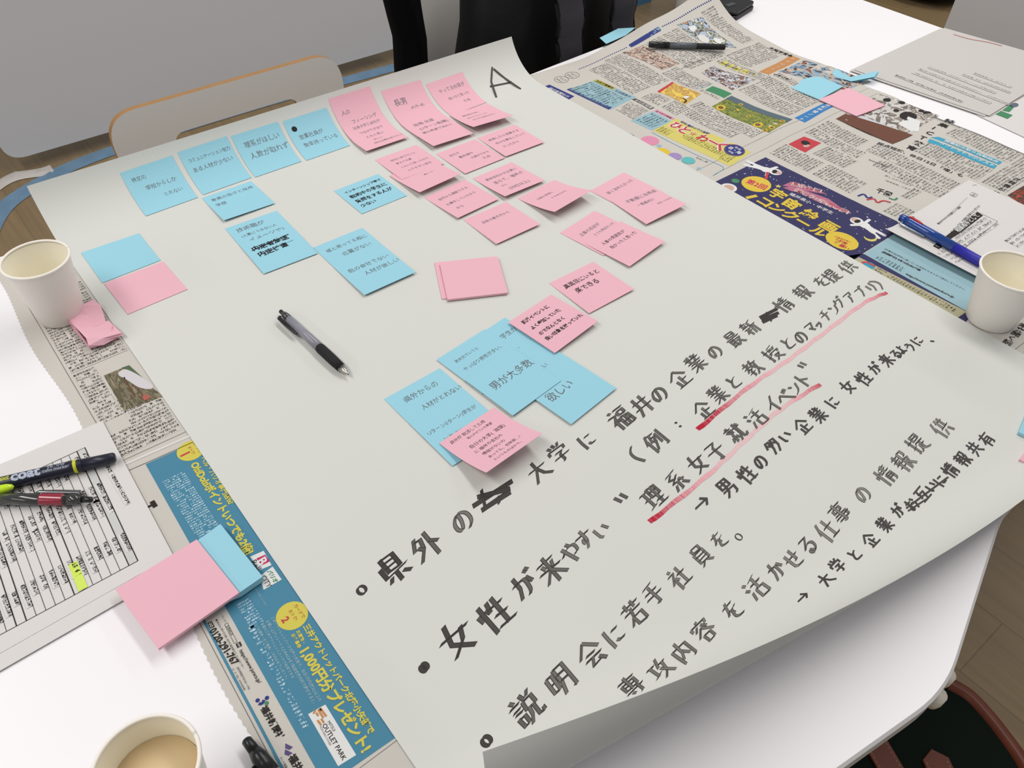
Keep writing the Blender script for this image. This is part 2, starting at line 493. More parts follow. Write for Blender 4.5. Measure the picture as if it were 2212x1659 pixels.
# ------------------------------------------------------------ hand lettering: pen strokes on a 100 x 100 square, y down
HAND = {
'県': '3008 3058|3008 7008 7058|3024 7024|3041 7041|3058 7058|1435 1572 9062|5068 5099|3078 2092|7078 8892',
'外': '3008 1048|2520 4818 4055 1090|2440 3856|6805 6895|6840 9456',
'の': '~5215 4845 3080 1570 1545 3518 6012 8225 8850 7875 5890',
'大': '0838 9234|5006 4840 1092|5042 6570 9490',
'学': '2208 3022|4804 5220|7806 6622|1028 1044|1028 9028 8644|3048 6848 5060|5060 5090 4096|1070 9268',
'に': '2010 1850 2092|5028 8828|5070 6280 9078',
'福': '2204 3014|0828 4028 0868|2550 2596|3048 4262|5008 9406|5620 8820 8838 5638 5620|5048 9048 9092 5092 5048|7048 7092|5070 9070',
'井': '1230 8828|0660 9458|3408 3060 1494|6808 6894',
'企': '5004 0642|5004 9442|5040 5088|5060 8060|2658 2688|0890 9488',
'業': '3804 3820|6204 6220|2008 2820|8008 7220|0826 9224|3028 3638|7028 6438|1042 9040|2054 8054|0868 9466|5040 5098|4870 1096|5270 9094',
'最': '2804 7804 7830 2830 2804|2817 7817|0640 9440|1840 1892|4240 4292|1854 4254|1868 4268|0690 4882|5252 8652 5094|5862 9494',
'新': '2602 2610|0614 4814|1620 2030|4020 3430|0434 5034|0850 4850|2850 2896|2654 0880|3054 4468|8806 6016|6016 6050 5494|6040 9640|8040 8098',
'情': '2204 2298|0630 1048|3624 4236|4614 9212|5026 8824|4238 9636|6804 6838|5250 5296|5250 8850 8890 8096|5262 8862|5274 8874',
'報': '0614 4814|2604 2630|0430 5030|1436 2046|4036 3446|0450 5050|0866 4866|2650 2698|5808 9008 9032 8036|5808 5898|5846 9046 6096|6456 9696',
'を': '~1218 5016 8214|~4604 3040 1260|~1260 2846 4446 5466|~8636 6044 4660 4082 6290 8892',
'提': '2004 2090 1086|0426 3826|0464 3852|4806 8806 8834 4834 4806|4820 8820|4046 9646|6846 6886|6864 9064|5458 5080 3696|4880 6892 9896',
'供': '2804 0448|1834 1898|4620 9420|5604 5656|8204 8256|3856 9854|5666 4094|7866 9494',
'(': '~7004 4030 3860 6096', ')': '~3004 6030 6260 3496',
'例': '2404 0446|1630 1698|3010 6610|4610 3048|4026 6026 5056 2892|4044 5054|7416 7470|9204 9292 8486',
':': '4628 5230|4668 5270',
'と': '3408 4446|~8624 5436 2864 3284 8686',
'教': '0820 5020|2804 2838|0438 5638|5014 1060|1850 4450 3060|3060 3088 2292|0674 5266|7004 5650|6026 9626|8426 7466 4896|6040 9494',
'授': '2004 2090 1086|0426 3826|0464 3852|8804 4412|4820 5232|6418 6630|8816 8030|4040 4052|4040 9640 9252|4862 8662 4496|5266 9696',
'マ': '1220 8820 5064|3450 6280', 'ッ': '2434 3052|4628 5246|8028 7660 4090',
'チ': '7808 2420|0842 9240|5218 5060 2894', 'ン': '1820 3836|~8824 6070 1690',
'グ': '3214 1248|2830 7830 6066 2496|7806 8418|9002 9814', 'ア': '1016 8816 7244|4836 4064 1696',
'プ': '1222 7622 6060 2494|~8606 9412 8620 7812 8606', 'リ': '2614 2662|7408 7456 5094',
'理': '0614 4214|0646 4046|0486 4478|2414 2482|4808 9008 9050 4850 4808|4828 9028|7008 7090|5070 9070|4292 9890',
'系': '8004 2014|4814 2030 5040|7026 2254 8256|6444 7860|5056 5090 4088|3066 1488|7066 8888',
'女': '4004 2858 7692|7430 6064 1494|0636 9434',
'子': '2012 7612 5232|5232 5494 4088|0646 9444',
'就': '2604 2612|0614 4814|1426 4226 4246 1426|2846 2886 2084|1660 0680|4060 4876|5028 9828|7006 6860 4894|7430 7684 9290 9876|8412 9222',
'活': '1008 2218|0434 1844|0690 2256|8604 4016|3632 9832|6614 6656|4656 9056 9094 4694 4656',
'イ': '7806 4840 1064|5236 5296', 'ベ': '0662 3430 9488|6620 7434|8214 9028', 'ト': '4006 4094|4236 8058',
'男': '2004 8004 8046 2046 2004|5004 5046|2024 8024|1060 8660 8290 7096|4848 4270 1296',
'性': '2404 2498|0628 1048|3624 4236|5210 4238|4630 9228|7004 7090|4858 9056|4090 9888',
'多': '3410 1646|2814 5014 4858 2690|3030 4240|7010 5646|7014 9414 8858 6690|7030 8440',
'が': '~0834 5234 6240 5880 4292|3010 2856 0890|7430 8656|8206 8818|9202 9814',
'来': '1420 8618|2828 3644|7228 6444|0650 9448|5004 5098|4852 0892|5252 9490',
'る': '1812 7612 1860|~1860 5444 8252 8280 5494 3484 4070 6088',
'よ': '5024 8024|~5006 5070 3490 1680 3068 5474 8290', 'う': '3608 6414|~1640 5628 8040 7268 4096',
'、': '4070 5688', 'や': '~0846 5026 8628 8856 6062|6008 7024|3016 5494',
'す': '0628 9426|~5404 5456 4068 3256 4444 5660 3494', 'い': '1420 1868 3278|7026 8656',
'説': '1804 2812|0422 4420|1034 3833|1046 3845|1260 3660 3688 1288 1260|5804 6418|8802 7618|5224 9024 9050 5250 5224|6050 5876 4096|7850 7888 9690 9876',
'明': '1018 3618 3670 1070 1018|1044 3644|5208 5260 4096|5208 9008 9094 8290|5230 9030|5252 9052',
'会': '5004 0644|5004 9444|3048 7048|1464 8862|4864 2890 8284|6874 8896',
'若': '0418 9616|3204 3230|6804 6830|0642 9440|4630 4056 0690|3462 8062 8096 3496 3462',
'手': '7806 2214|1634 8432|0656 9454|5014 5490 4086',
'社': '2402 3012|0624 4224 0666|2846 2898|3044 4458|6810 6888|4840 9438|4290 9888',
'員': '2804 7404 7424 2824 2804|2030 8030 8078 2078 2030|2046 8046|2062 8062|3882 1698|6282 8698',
'。': '~5056 6668 5080 3468 5056',
'専': '1014 9014|2026 8026 8056 2056 2026|2040 8040|5002 5058|0668 9466|7060 7092 5894|3074 4084',
'攻': '0622 4620|2622 2670|0474 5060|6804 5242|5830 9828|8430 7070 4096|5846 9696',
'内': '1426 1498|1426 8626 8690 7694|5004 4850 2480|5046 7070',
'容': '5002 5010|1014 1028|1014 9014 8628|3824 2040|6224 8040|5034 0868|5034 9468|3066 7066 7096 3096 3066',
'か': '~0830 5230 6436 6080 4690|3806 3256 0890|7626 9450',
'せ': '0440 9636|7006 7060 5862|2814 3080 4890 9088',
'仕': '2804 0650|1830 1898|6606 6688|3840 9838|4490 9488',
'事': '0814 9214|2624 7424 7440 2640 2624|1452 8252 8278|0464 9663|1478 8278|5002 5290 4086',
'お': '0826 5626|~3006 3080 1484 1466 5044 8456 6694|7414 9030', '互': '0812 9212|3812 2440 7040 5490|0690 9490|3440 2066',
'共': '1026 9025|3204 3258|6804 6858|0458 9656|3468 1096|6468 9096',
'有': '0620 9418|4604 3040 0666|3040 3098|3040 7840 7890 6694|3056 7856|3072 7872',
'→': '0850 9050|6628 9050 6672', '"': '3030 4060|6030 7060',
}

def smooth(pts, n=6):
    out = []
    P = [pts[0]] + pts + [pts[-1]]
    for i in range(1, len(P) - 2):
        for j in range(n):
            t = j / n
            out.append(tuple(.5 * (2 * P[i][c] + (P[i + 1][c] - P[i - 1][c]) * t + (2 * P[i - 1][c] - 5 * P[i][c] + 4 * P[i + 1][c] - P[i + 2][c]) * t * t
                       + (3 * P[i][c] - P[i - 1][c] - 3 * P[i + 1][c] + P[i + 2][c]) * t ** 3) for c in (0, 1)))
    out.append(tuple(pts[-1]))
    return out

class Pen:
    k = 0
def stroke(mb, pts, nib, thin, M, m, dry=0.0, e=L1):
    """a chisel nib drawn along pts (sheet coordinates): broad across the nib, thin along it"""
    nv = Vector(nib)
    for i in range(len(pts) - 1):
        a, b = Vector(pts[i]), Vector(pts[i + 1])
        t = b - a
        if t.length < 1e-6: continue
        d = t.normalized(); s = Vector((-d[1], d[0]))
        w = abs(nv.dot(s)) / 2 + thin / 2
        sk = d * (nv.dot(d) / 2) * (1 if nv.dot(s) > 0 else -1)
        ext = d * thin * .45
        q = [a - ext + s * w + sk, a - ext - s * w - sk, b + ext - s * w - sk, b + ext + s * w + sk]
        Pen.k = (Pen.k + 1) % 60
        ee = e + Pen.k * 1.5e-6
        wide = min(1, max(0, (2 * w / max(nv.length, 1e-5) - .45) / .4)); dr = dry * wide
        mb.add([M(p[0], p[1], ee) for p in q], [(0, 1, 2, 3)], m,
               [(0, dr), (1, dr), (1, dr + .0001), (0, dr + .0001)])

def hand(mb, ch, c, sz, M, m, nib=.130, thin=.031, dry=0.0, rot=0.0, sq=(1, 1)):
    rnd = random.Random(int(c[0] * 9973) + int(c[1] * 7919))
    ca, sa = math.cos(rot), math.sin(rot)
    for st in HAND[ch].split('|'):
        sm = st[0] == '~'
        p = [(int(x[:2]) + rnd.uniform(-2, 2), int(x[2:]) + rnd.uniform(-2, 2)) for x in st.lstrip('~').split()]
        if sm: p = smooth(p)
        q = []
        for x, y in p:
            x = (x - 50) / 100 * sz * sq[0]; y = (50 - y) / 100 * sz * sq[1]
            y += .08 * x
            q.append((c[0] + x * ca - y * sa, c[1] + x * sa + y * ca))
        stroke(mb, q, (nib * sz, nib * sz * .35), thin * sz, M, m, dry * rnd.uniform(.6, 1.0))

# ------------------------------------------------------------ the big sheet with its lettering
mb = MB()
U0, U1, V0, V1 = .0905, .8985, .044, 1.135
us = [U0 + (U1 - U0) * i / 60 for i in range(61)]
vs_ = [V0 + .3 * i / 60 for i in range(61)] + [.36, .5, .7, .9, 1.02] + [1.03 + .105 * i / 24 for i in range(25)]
g = [poster_map(u, v) for v in vs_ for u in us]
mb.add(g, [(j * 61 + i, j * 61 + i + 1, (j + 1) * 61 + i + 1, (j + 1) * 61 + i) for j in range(len(vs_) - 1) for i in range(60)], PAPER)
def put(chars, pts, sz, dry=0.0, **k):
    n = len(chars)
    for i, (ch, p) in enumerate(zip(chars, pts)):
        s = sz[0] + (sz[1] - sz[0]) * i / max(n - 1, 1)
        dd = dry[0] + (dry[1] - dry[0]) * i / max(n - 1, 1) if isinstance(dry, tuple) else dry
        kk = dict(k)
        if ch in 'のとにをがいやすうよるかせお、': kk['sq'] = (.84, .84)
        if ch in 'マッチングアプリ': kk['sq'] = (.76, .80)
        if ch in 'うるよ' and s < .021: kk['sq'] = (.7, .74)
        if ch == 'ッ': kk['sq'] = (.55, .5)
        if ch == ':':
            for q in (-.0028, .0034): disc(mb, (p[0] - .0006, p[1] + q), .0019, poster_map, MARKER, L1, 12, ry=.0013)
            continue
        hand(mb, ch, p, s, poster_map, MARKER, dry=dd, **kk)
put('県外の', [(0.1708,0.3688),(0.2062,0.3688),(0.2487,0.3703)], (.031, .029), (.08, .5))
put('大学に', [(0.3440,0.3726),(0.3754,0.3783),(0.4086,0.3729)], (.026, .024), (.15, .25))
put('福井の企業の最新', [(0.4580,0.3741),(0.4898,0.3734),(0.5160,0.3734),(0.5519,0.3768),(0.5848,0.3834),(0.6159,0.3817),(0.6509,0.3829),(0.6820,0.3849)], (.0285, .0235), (.3, .55))
put('情報を提供', [(0.7479,0.3874),(0.7872,0.3880),(0.8235,0.3871),(0.8442,0.3863),(0.8768,0.3848)], (.0245, .023), (.5, .6))
put('(例:企業と教授とのマッチングアプリ)', [(0.4348,0.3279),(0.4647,0.3286),(0.5005,0.3300),(0.5371,0.3286),(0.5666,0.3346),(0.5948,0.3363),(0.6297,0.3378),(0.6666,0.3388),(0.6952,0.3397),(0.7162,0.3368),(0.7397,0.3405),(0.7514,0.3379),(0.7728,0.3435),(0.7913,0.3441),(0.8071,0.3487),(0.8269,0.3464),(0.8468,0.3446),(0.8648,0.3413),(0.8767,0.3405)], (.0242, .022), (.3, .6))
put('"理系女子就活イベント"', [(0.3851,0.2969),(0.4108,0.2795),(0.4440,0.2795),(0.4767,0.2823),(0.5028,0.2810),(0.5387,0.2849),(0.5722,0.2856),(0.6030,0.2880),(0.6214,0.2869),(0.6415,0.2884),(0.6586,0.2907),(0.6784,0.3057)], (.0252, .0215), (.3, .5))
put('→男性の多い企業に女性が来るように、', [(0.4422,0.2457),(0.4766,0.2432),(0.5046,0.2424),(0.5282,0.2438),(0.5541,0.2490),(0.5764,0.2495),(0.6024,0.2480),(0.6286,0.2484),(0.6566,0.2497),(0.6905,0.2542),(0.7152,0.2507),(0.7401,0.2527),(0.7622,0.2525),(0.7801,0.2514),(0.7915,0.2519),(0.8037,0.2481),(0.8201,0.2491),(0.8342,0.2419)], (.0205, .018), .1, nib=.085, thin=.075)
put('女性が来やすい', [(0.1760,0.2779),(0.2139,0.2755),(0.2520,0.2827),(0.2805,0.2802),(0.3055,0.2815),(0.3264,0.2848),(0.3453,0.2815)], (.033, .022), (.1, .65))
put('説明会に若手社員を', [(0.1831,0.1953),(0.2193,0.1965),(0.2543,0.1982),(0.2809,0.1980),(0.3096,0.2031),(0.3350,0.2048),(0.3653,0.2033),(0.3981,0.2064),(0.4237,0.2073)], (.0255, .0195), (.4, .6))
put('専攻内容を活かせる仕事の情報提供', [(0.2592,0.1553),(0.2870,0.1514),(0.3141,0.1511),(0.3429,0.1538),(0.3772,0.1517),(0.4111,0.1538),(0.4401,0.1539),(0.4609,0.1517),(0.4842,0.1527),(0.5129,0.1521),(0.5390,0.1565),(0.5751,0.1556),(0.6138,0.1560),(0.6437,0.1553),(0.6765,0.1597),(0.7171,0.1560)], (.0212, .0222), (.5, .7))
put('→大学と企業がお互いに情報共有', [(0.4306,0.1196),(0.4627,0.1187),(0.4854,0.1217),(0.5073,0.1187),(0.5340,0.1198),(0.5605,0.1221),(0.5855,0.1237),(0.6029,0.1192),(0.6221,0.1201),(0.6377,0.1195),(0.6514,0.1182),(0.6714,0.1194),(0.6950,0.1194),(0.7182,0.1193),(0.7401,0.1182)], (.0155, .0165), .1, nib=.08, thin=.085)
# bullets and full stop: thick loops
def loop(c, r, w, fill=False):
    if fill: disc(mb, c, r * .92, poster_map, MARKER, L1)
    stroke(mb, [(c[0] + r * math.cos(a * PI / 8 + .8), c[1] + r * 1.15 * math.sin(a * PI / 8 + .8)) for a in range(18)], (w, w * .3), w * .55, poster_map, MARKER, .05)
p = [(0.1366,0.3659),(0.1395,0.2736),(0.1437,0.1951),(0.4410,0.1983)]
loop(p[0], .0036, .0020); loop(p[1], .0030, .0026, True); loop(p[2], .0033, .0026); loop(p[3], .0030, .0010)
# words struck out
for q in ([(0.2676,0.3782),(0.3147,0.3790)], [(0.2774,0.3838),(0.3072,0.3733)], [(0.2713,0.3692),(0.3051,0.3707)], [(0.2744,0.3695),(0.3048,0.3695)], [(0.2845,0.3881),(0.2754,0.3701)], [(0.2918,0.3719),(0.2892,0.3663)]):
    stroke(mb, q, (.002, .0026), .0026, poster_map, MARKER, .05)
for q in ([(0.7065,0.3895),(0.7347,0.3875)], [(0.7048,0.3854),(0.7308,0.3817)], [(0.7023,0.3819),(0.7253,0.3794)], [(0.7192,0.3906),(0.7124,0.3774)]):
    stroke(mb, q, (.002, .0024), .0022, poster_map, MARKER, .0)
for q in ([(0.5946,0.1200),(0.6618,0.1158)], [(0.5929,0.1170),(0.6190,0.1142)], [(0.6022,0.1197),(0.6605,0.1160)]):
    stroke(mb, q, (.0006, .0006), .0011, poster_map, MARKER, .1)
for q in ([(0.8380,1.0959),(0.8208,1.0719),(0.8048,1.0355)], [(0.8397,1.0919),(0.8491,1.0704),(0.8572,1.0354)], [(0.8135,1.0636),(0.8551,1.0576)]):
    stroke(mb, q, (.0010, .0010), .0029, poster_map, MARKER, .1)
# red underlining, heavy at the ends and dry between
def underline(pts, w, wet):
    P = [Vector(p) for p in smooth([tuple(p) for p in pts], 8)]
    n = len(P); vs = []; uv = []
    for i, p in enumerate(P):
        d = (P[min(i + 1, n - 1)] - P[max(i - 1, 0)]).normalized(); s = Vector((-d[1], d[0]))
        t = i / (n - 1) * (len(wet) - 1); k = min(int(t), len(wet) - 2); v = wet[k] * (k + 1 - t) + wet[k + 1] * (t - k)
        for sg in (1, -1):
            q = p + s * sg * w / 2 * (1 + .25 * math.sin(i * 1.7 + sg)); vs.append(poster_map(q[0], q[1], L1)); uv.append((i * .35, v))
    mb.add(vs, [(2 * i, 2 * i + 1, 2 * i + 3, 2 * i + 2) for i in range(n - 1)], RED, uv)
underline([(0.5110,0.3129),(0.5998,0.3206),(0.6701,0.3215),(0.7401,0.3246),(0.8274,0.3286),(0.8718,0.3232)], .0052, [1.7, .75, .34, .36, .36, .55, 1.25])
underline([(0.3873,0.2613),(0.4706,0.2651),(0.5391,0.2725),(0.6050,0.2778),(0.6694,0.2750)], .0050, [1.5, .6, .26, .26, .36, 1.2])
tag(mb.build('poster_sheet', smooth=True, origin=(.49, .58, SH)), 'huge white paper sheet with black marker lettering and red underlines, curling at two ends', 'poster')

# ------------------------------------------------------------ sticky notes
NS = .075
def note(tl, tr, label, col, lines, order=0, lift=(0, 0), group=None, bold=0, drop=0.0, ink=None, extra=None, M0=None, blank=False, power=1.7, h=NS, z0=None):
    """a square note stuck by its upper edge; tl, tr give that edge in sheet coordinates"""
    a, b = Vector(tl), Vector(tr)
    d = (b - a).normalized(); dn = Vector((d[1], -d[0]))
    mid = (a + b) / 2
    a = mid - d * NS / 2 + dn * drop; 
    M1 = M0 or poster_map
    def M(s, t, e=0):
        p = a + d * s + dn * t * .999
        k = max(t, 0) / h
        up = (lift[0] * (1 - s / NS) + lift[1] * s / NS) * k ** power
        sh = 1 - .5 * (up / h) ** 2
        p = a + d * s + dn * t * sh
        return M1(p[0], p[1], order * .0008 + .0003 + .0005 * min(1, k * 2.5) + up + e)
    m = MB()
    quad(m, [(0, 0), (NS, 0), (NS, h), (0, h)], M, col, 0, n=6, k=14)
    n_ = len(m.v)
    # a paper's thickness: the underside and the cut edges
    lo = [M(i * NS / 6, j * h / 14, -.00016) for j in range(15) for i in range(7)]
    m.add(lo, [(j * 7 + i, j * 7 + i + 1, (j + 1) * 7 + i + 1, (j + 1) * 7 + i) for j in range(14) for i in range(6)], col)
    ed = [j * 7 for j in range(15)] + [14 * 7 + i for i in range(1, 7)] + [j * 7 + 6 for j in range(13, -1, -1)]
    for i in range(len(ed) - 1):
        m.f.append([ed[i], n_ + ed[i], n_ + ed[i + 1], ed[i + 1]]); m.m.append(0)
    ik = ink or (PENINK if bold else PENCIL)
    for s, x0, x1, y in lines:
        text(m, s, (x0 * NS, y * h), (x1 * NS, y * h), lambda x, y2, e: M(x, 2 * (y * h) - y2, e), ik, e=.00012, bold=bold, wob=.035, tall=1.1)
    if extra: extra(m, M)
    q = m.build('sticky_note', origin=M(NS / 2, h / 2))
    tag(q, label, 'sticky note', group or 'sticky notes on the big sheet')
    return q

def N2(tok, *a, **k): return note(tok[0], tok[1], *a, **k)

TOP = 'blue sticky note in the curled row, '
N2([(0.2029,1.1160),(0.2781,1.1173)], TOP + 'first from the bare sheet corner', NOTE_BLUE, [('特定の', .12, .38, .2), ('学校からしか', .28, .86, .42), ('とれない', .5, .86, .66)])
N2([(0.2856,1.1190),(0.3622,1.1199)], TOP + 'second from the bare corner', NOTE_BLUE, [('コミュニケーション能力', .1, .95, .22), ('ある人材が少ない', .1, .9, .42)])
N2([(0.3668,1.1180),(0.4421,1.1178)], TOP + 'third from the bare corner', NOTE_BLUE, [('理系がほしい', .16, .9, .25), ('人数が取れず', .16, .98, .5)])
def blot(m, M): disc(m, (.012, .016), .0045, M, PENINK, .00012, n=9)
N2([(0.4482,1.1160),(0.5248,1.1159)], TOP + 'with an ink blot beside pink columns', NOTE_BLUE, [('営業社員が', .16, .7, .42), ('数年待っている', .16, .92, .62)], extra=blot)
N2([(0.2831,1.0388),(0.3579,1.0384)], 'blue sticky note directly under the curled blue row with two short lines', NOTE_BLUE, [('意識の低さと採用', .1, .92, .2), ('学歴', .1, .3, .42)], lift=(.003, .001))
N2([(0.4395,0.9440),(0.5149,0.9453)], 'blue sticky note with four bold lines, alone left of the pink notes', NOTE_BLUE, [('インターンシップ等で', .12, .92, .2), ('説明中の学生に', .12, .92, .4), ('質問をする人が', .12, .92, .6), ('少ない', .12, .44, .78)], bold=.025)
t = [(0.2777,0.9500),(0.3512,0.9475)]
N2(t, 'blue sticky note with pencil lines in brackets, tucked above bold struck-out words', NOTE_BLUE, [('技術職が', .13, .66, .2), ('(人事にできない人', .13, .8, .42), ('イメージで)', .2, .85, .6)])
def strike(m, M):
    line(m, (.008, .021), (.063, .014), .0018, M, PENINK, .00016); line(m, (.012, .036), (.062, .030), .0006, M, PENINK, .00016)
N2(t, 'blue sticky note with bold struck-out words, touching the neighbouring blue pair', NOTE_BLUE, [('内定者辞退', .12, .8, .25), ('内定待遇', .14, .7, .46)], order=1, bold=.03, drop=.0485, extra=strike)
t = [(0.3500,0.8403),(0.4239,0.8405)]
N2(t, 'blue sticky note, upper of the touching pencilled pair above the clear pen', NOTE_BLUE, [('嘘と思ってる程に', .12, .92, .25), ('応募がない', .3, .86, .5)])
N2(t, 'blue sticky note, lower of the touching pencilled pair above the clear pen', NOTE_BLUE, [('前の会社でない', .12, .9, .28), ('人材が欲しい', .3, .98, .5)], order=1, drop=.054, lift=(.002, .002))

# the pink columns
t = [(0.5313,1.1270),(0.6074,1.1266)]
N2(t, 'pink sticky note on the curl, first pink one after the blue row', NOTE_PINK, [('人の', .14, .34, .36), ('フィーリング', .26, .86, .6)])
N2(t, 'pink sticky note with five small lines under the first curled pink one', NOTE_PINK, [('出身大学と会社が', .2, .85, .12), ('つながりがあり', .25, .8, .3), ('ともに長い', .3, .72, .48), ('ほしい', .38, .6, .64), ('(地元企業を知りたい)', .3, .98, .8)], order=1, drop=.048, lift=(.004, .003), power=1.2)
t = [(0.6217,1.1147),(0.6986,1.1129)]
N2(t, 'pink sticky note on the curl, at the head of the middle pink column', NOTE_PINK, [('長男', .16, .46, .34), ('のため', .46, .8, .56)])
N2(t, 'pink sticky note in the middle of the middle pink column', NOTE_PINK, [('結婚 出産', .2, .7, .5), ('(Uターン転職)', .2, .92, .72)], order=1, drop=.044, lift=(.002, .002))
N2(t, 'pink sticky note at the foot of the middle pink column with one line', NOTE_PINK, [('親の希望で決めた', .16, .9, .35)], order=2, drop=.087, lift=(.005, .003), power=1.2)
t = [(0.7021,1.1032),(0.7804,1.1046)]
N2(t, 'pink sticky note on the curl beside the big letter A', NOTE_PINK, [('やってる内容が', .2, .9, .26), ('良いなと思った', .3, .86, .5), ('ため', .58, .76, .7)])
N2([(0.7025,1.0282),(0.7780,1.0224)], 'pink sticky note with a lifted lower edge below the letter A', NOTE_PINK, [('福利厚生が良い', .18, .6, .25), ('自分のやりたいことが', .2, .7, .42), ('生かせる会社だから', .24, .8, .58)], order=2, lift=(.011, .010), drop=-.001)
N2([(0.6964,0.9432),(0.7688,0.9416)], 'pink sticky note with three lines, outermost under the letter A', NOTE_PINK, [('結婚したら退職する', .12, .9, .24), ('女の仕事をしていて', .16, .92, .44), ('だったから', .2, .6, .64)], lift=(.002, .002))
N2([(0.6154,0.9417),(0.6903,0.9423)], 'pink sticky note with four stepped lines between two pink columns', NOTE_PINK, [('地元で', .16, .4, .25), ('最先端の', .28, .62, .42), ('仕事ができる', .46, .9, .58), ('ため', .64, .82, .74)], lift=(.001, .001))
N2([(0.5318,0.9830),(0.6077,0.9827)], 'pink sticky note with four faint lines, upper of an overlapping pink pair', NOTE_PINK, [('地元に戻りたいと', .22, .8, .25), ('考えて仕事', .24, .6, .42), ('したいと思ったから', .24, .88, .6), ('入りやすい会社', .28, .84, .78)], lift=(.002, .002))
N2([(0.5241,0.9303),(0.6003,0.9341)], 'pink sticky note with a raised lower edge, lower of an overlapping pink pair', NOTE_PINK, [('公務員の知名度が', .14, .72, .28), ('高かった', .5, .72, .46)], order=1, lift=(.007, .008))
N2([(0.5338,0.8519),(0.6067,0.8567)], 'pink sticky note half shaded by the raised note above it', NOTE_PINK, [('自宅から通勤できる', .14, .84, .26), ('仕事をしていたから', .14, .84, .5), ('から', .2, .36, .72)], lift=(.003, .002))
N2([(0.6176,0.8517),(0.6940,0.8533)], 'pink sticky note with four lines at the centre of the pink group', NOTE_PINK, [('愛知本社の大企業に', .14, .9, .24), ('落ちて、福井の', .18, .9, .44), ('から…', .22, .4, .62), ('(20社以上)', .26, .76, .8)], lift=(.006, .004))
N2([(0.6349,0.7703),(0.7150,0.7765)], 'pink sticky note standing off the sheet with one short sentence and a shadow below', NOTE_PINK, [('公務の家族に', .2, .62, .32), ('すすめられた', .4, .8, .5)], lift=(.013, .016))
N2([(0.5475,0.7733),(0.6159,0.7727)], 'pink sticky note with a single faint line, lowest of the pink columns', NOTE_PINK, [('自由な働き方から', .2, .82, .3)], lift=(.002, .003))
N2([(0.7327,0.7222),(0.8085,0.7295)], 'pink sticky note, upper of the outer overlapping pink pair', NOTE_PINK, [('早く決めたかった', .16, .9, .3)])
N2([(0.7383,0.6845),(0.8126,0.6805)], 'pink sticky note, lower of the outer overlapping pink pair', NOTE_PINK, [('不動産に合格後', .2, .95, .22), ('一番最初に', .28, .7, .44), ('決まったから', .62, .98, .62)], order=1, lift=(.002, .007))
N2([(0.6272,0.6690),(0.7062,0.6807)], 'pink sticky note, upper one of the pair with two-line remarks below', NOTE_PINK, [('企業の名前が', .18, .72, .32), ('とても有名だった', .36, .92, .5)])
N2([(0.6378,0.6295),(0.7155,0.6392)], 'pink sticky note, lower one of the pair with two-line remarks', NOTE_PINK, [('人事の雰囲気が', .18, .8, .24), ('良かったと思った', .2, .9, .42)], order=1, lift=(.002, .004), ink=PENINK)
N2([(0.5475,0.5947),(0.6212,0.5942)], 'pink sticky note with two bold lines, alone near the middle of the sheet', NOTE_PINK, [('真面目にいると', .12, .88, .24), ('楽できる', .2, .7, .44)], bold=.012, lift=(.001, .002))
# the lower cluster
t = [(0.3557,0.5659),(0.4290,0.5740)]
N2(t, 'blue sticky note with two faint lines about ratios, upper of the central blue pair', NOTE_BLUE, [('男女比でいうと', .16, .62, .24), ('やっぱり男性が多い。', .14, .9, .46)], order=1)
b2 = [(0.3878,0.5672),(0.4624,0.5768)]
N2(b2, 'blue sticky note tucked under the bold pink one with writing at its upper edge', NOTE_BLUE, [('学生が', .6, .95, .3), ('しかし', .4, .7, .7)])
N2(b2, 'blue sticky note in the middle of the blue cluster, three short lines on the right', NOTE_BLUE, [('レク会社', .16, .5, .36), ('にくわしい', .2, .66, .54), ('社員が少ない', .14, .7, .74)], order=1, drop=.05)
N2(b2, 'blue sticky note at the outer foot of the blue cluster', NOTE_BLUE, [('県が', .1, .42, .25), ('欲しい', .12, .62, .45)], order=2, drop=.0955)
N2(t, 'blue sticky note with one large sentence, lower of the central blue pair', NOTE_BLUE, [('男が大多数', .16, .98, .4)], order=3, drop=.047)
t = [(0.2766,0.5503),(0.3496,0.5528)]
N2(t, 'blue sticky note with two large lines, nearest the clear pen', NOTE_BLUE, [('県外からの', .2, .78, .22), ('人材がとれない', .3, 1.0, .5)])
N2(t, 'blue sticky note running under the lifted pink note with the boxed heading', NOTE_BLUE, [('Uターン(Iターン)学生が', .08, .92, .34), ('とれない', .18, .55, .58)], order=1, drop=.046)
N2([(0.4576,0.5646),(0.5318,0.5732)], 'pink sticky note with four bold black lines above the blue cluster', NOTE_PINK, [('就活イベントに', .14, .74, .17), ('よく参加していた', .14, .8, .36), ('のでなんとなく', .14, .7, .54), ('良い印象を持っていた', .12, .95, .7)], order=4, bold=.03, lift=(.0, .003))
def boxed(m, M):
    for a, b in (((.004, .004), (.064, .004)), ((.064, .004), (.064, .0185)), ((.064, .0185), (.004, .0185)), ((.004, .0185), (.004, .004))): line(m, a, b, .0006, M, PENINK, .00014)
    disc(m, (.044, .028), .0022, M, PENINK, .00014, n=8); disc(m, (.008, .036), .0005, M, PENINK, .00014, n=8)
N2([(0.2866,0.4612),(0.3601,0.4665)], 'pink sticky note with a boxed heading, its lower edge lifted over the marker lettering', NOTE_PINK, [('自分が 就活してた時', .1, .72, .11), ('気にかけていた希望', .32, .76, .21), ('自分の大学(  滋賀)', .22, .84, .38), ('に 福井の会社の', .2, .68, .51), ('情報がないの', .24, .62, .63), ('あっても、何年前…?', .24, .8, .75), ('というものばかり。', .24, .72, .86)], order=3, lift=(.019, .019), ink=PENINK)

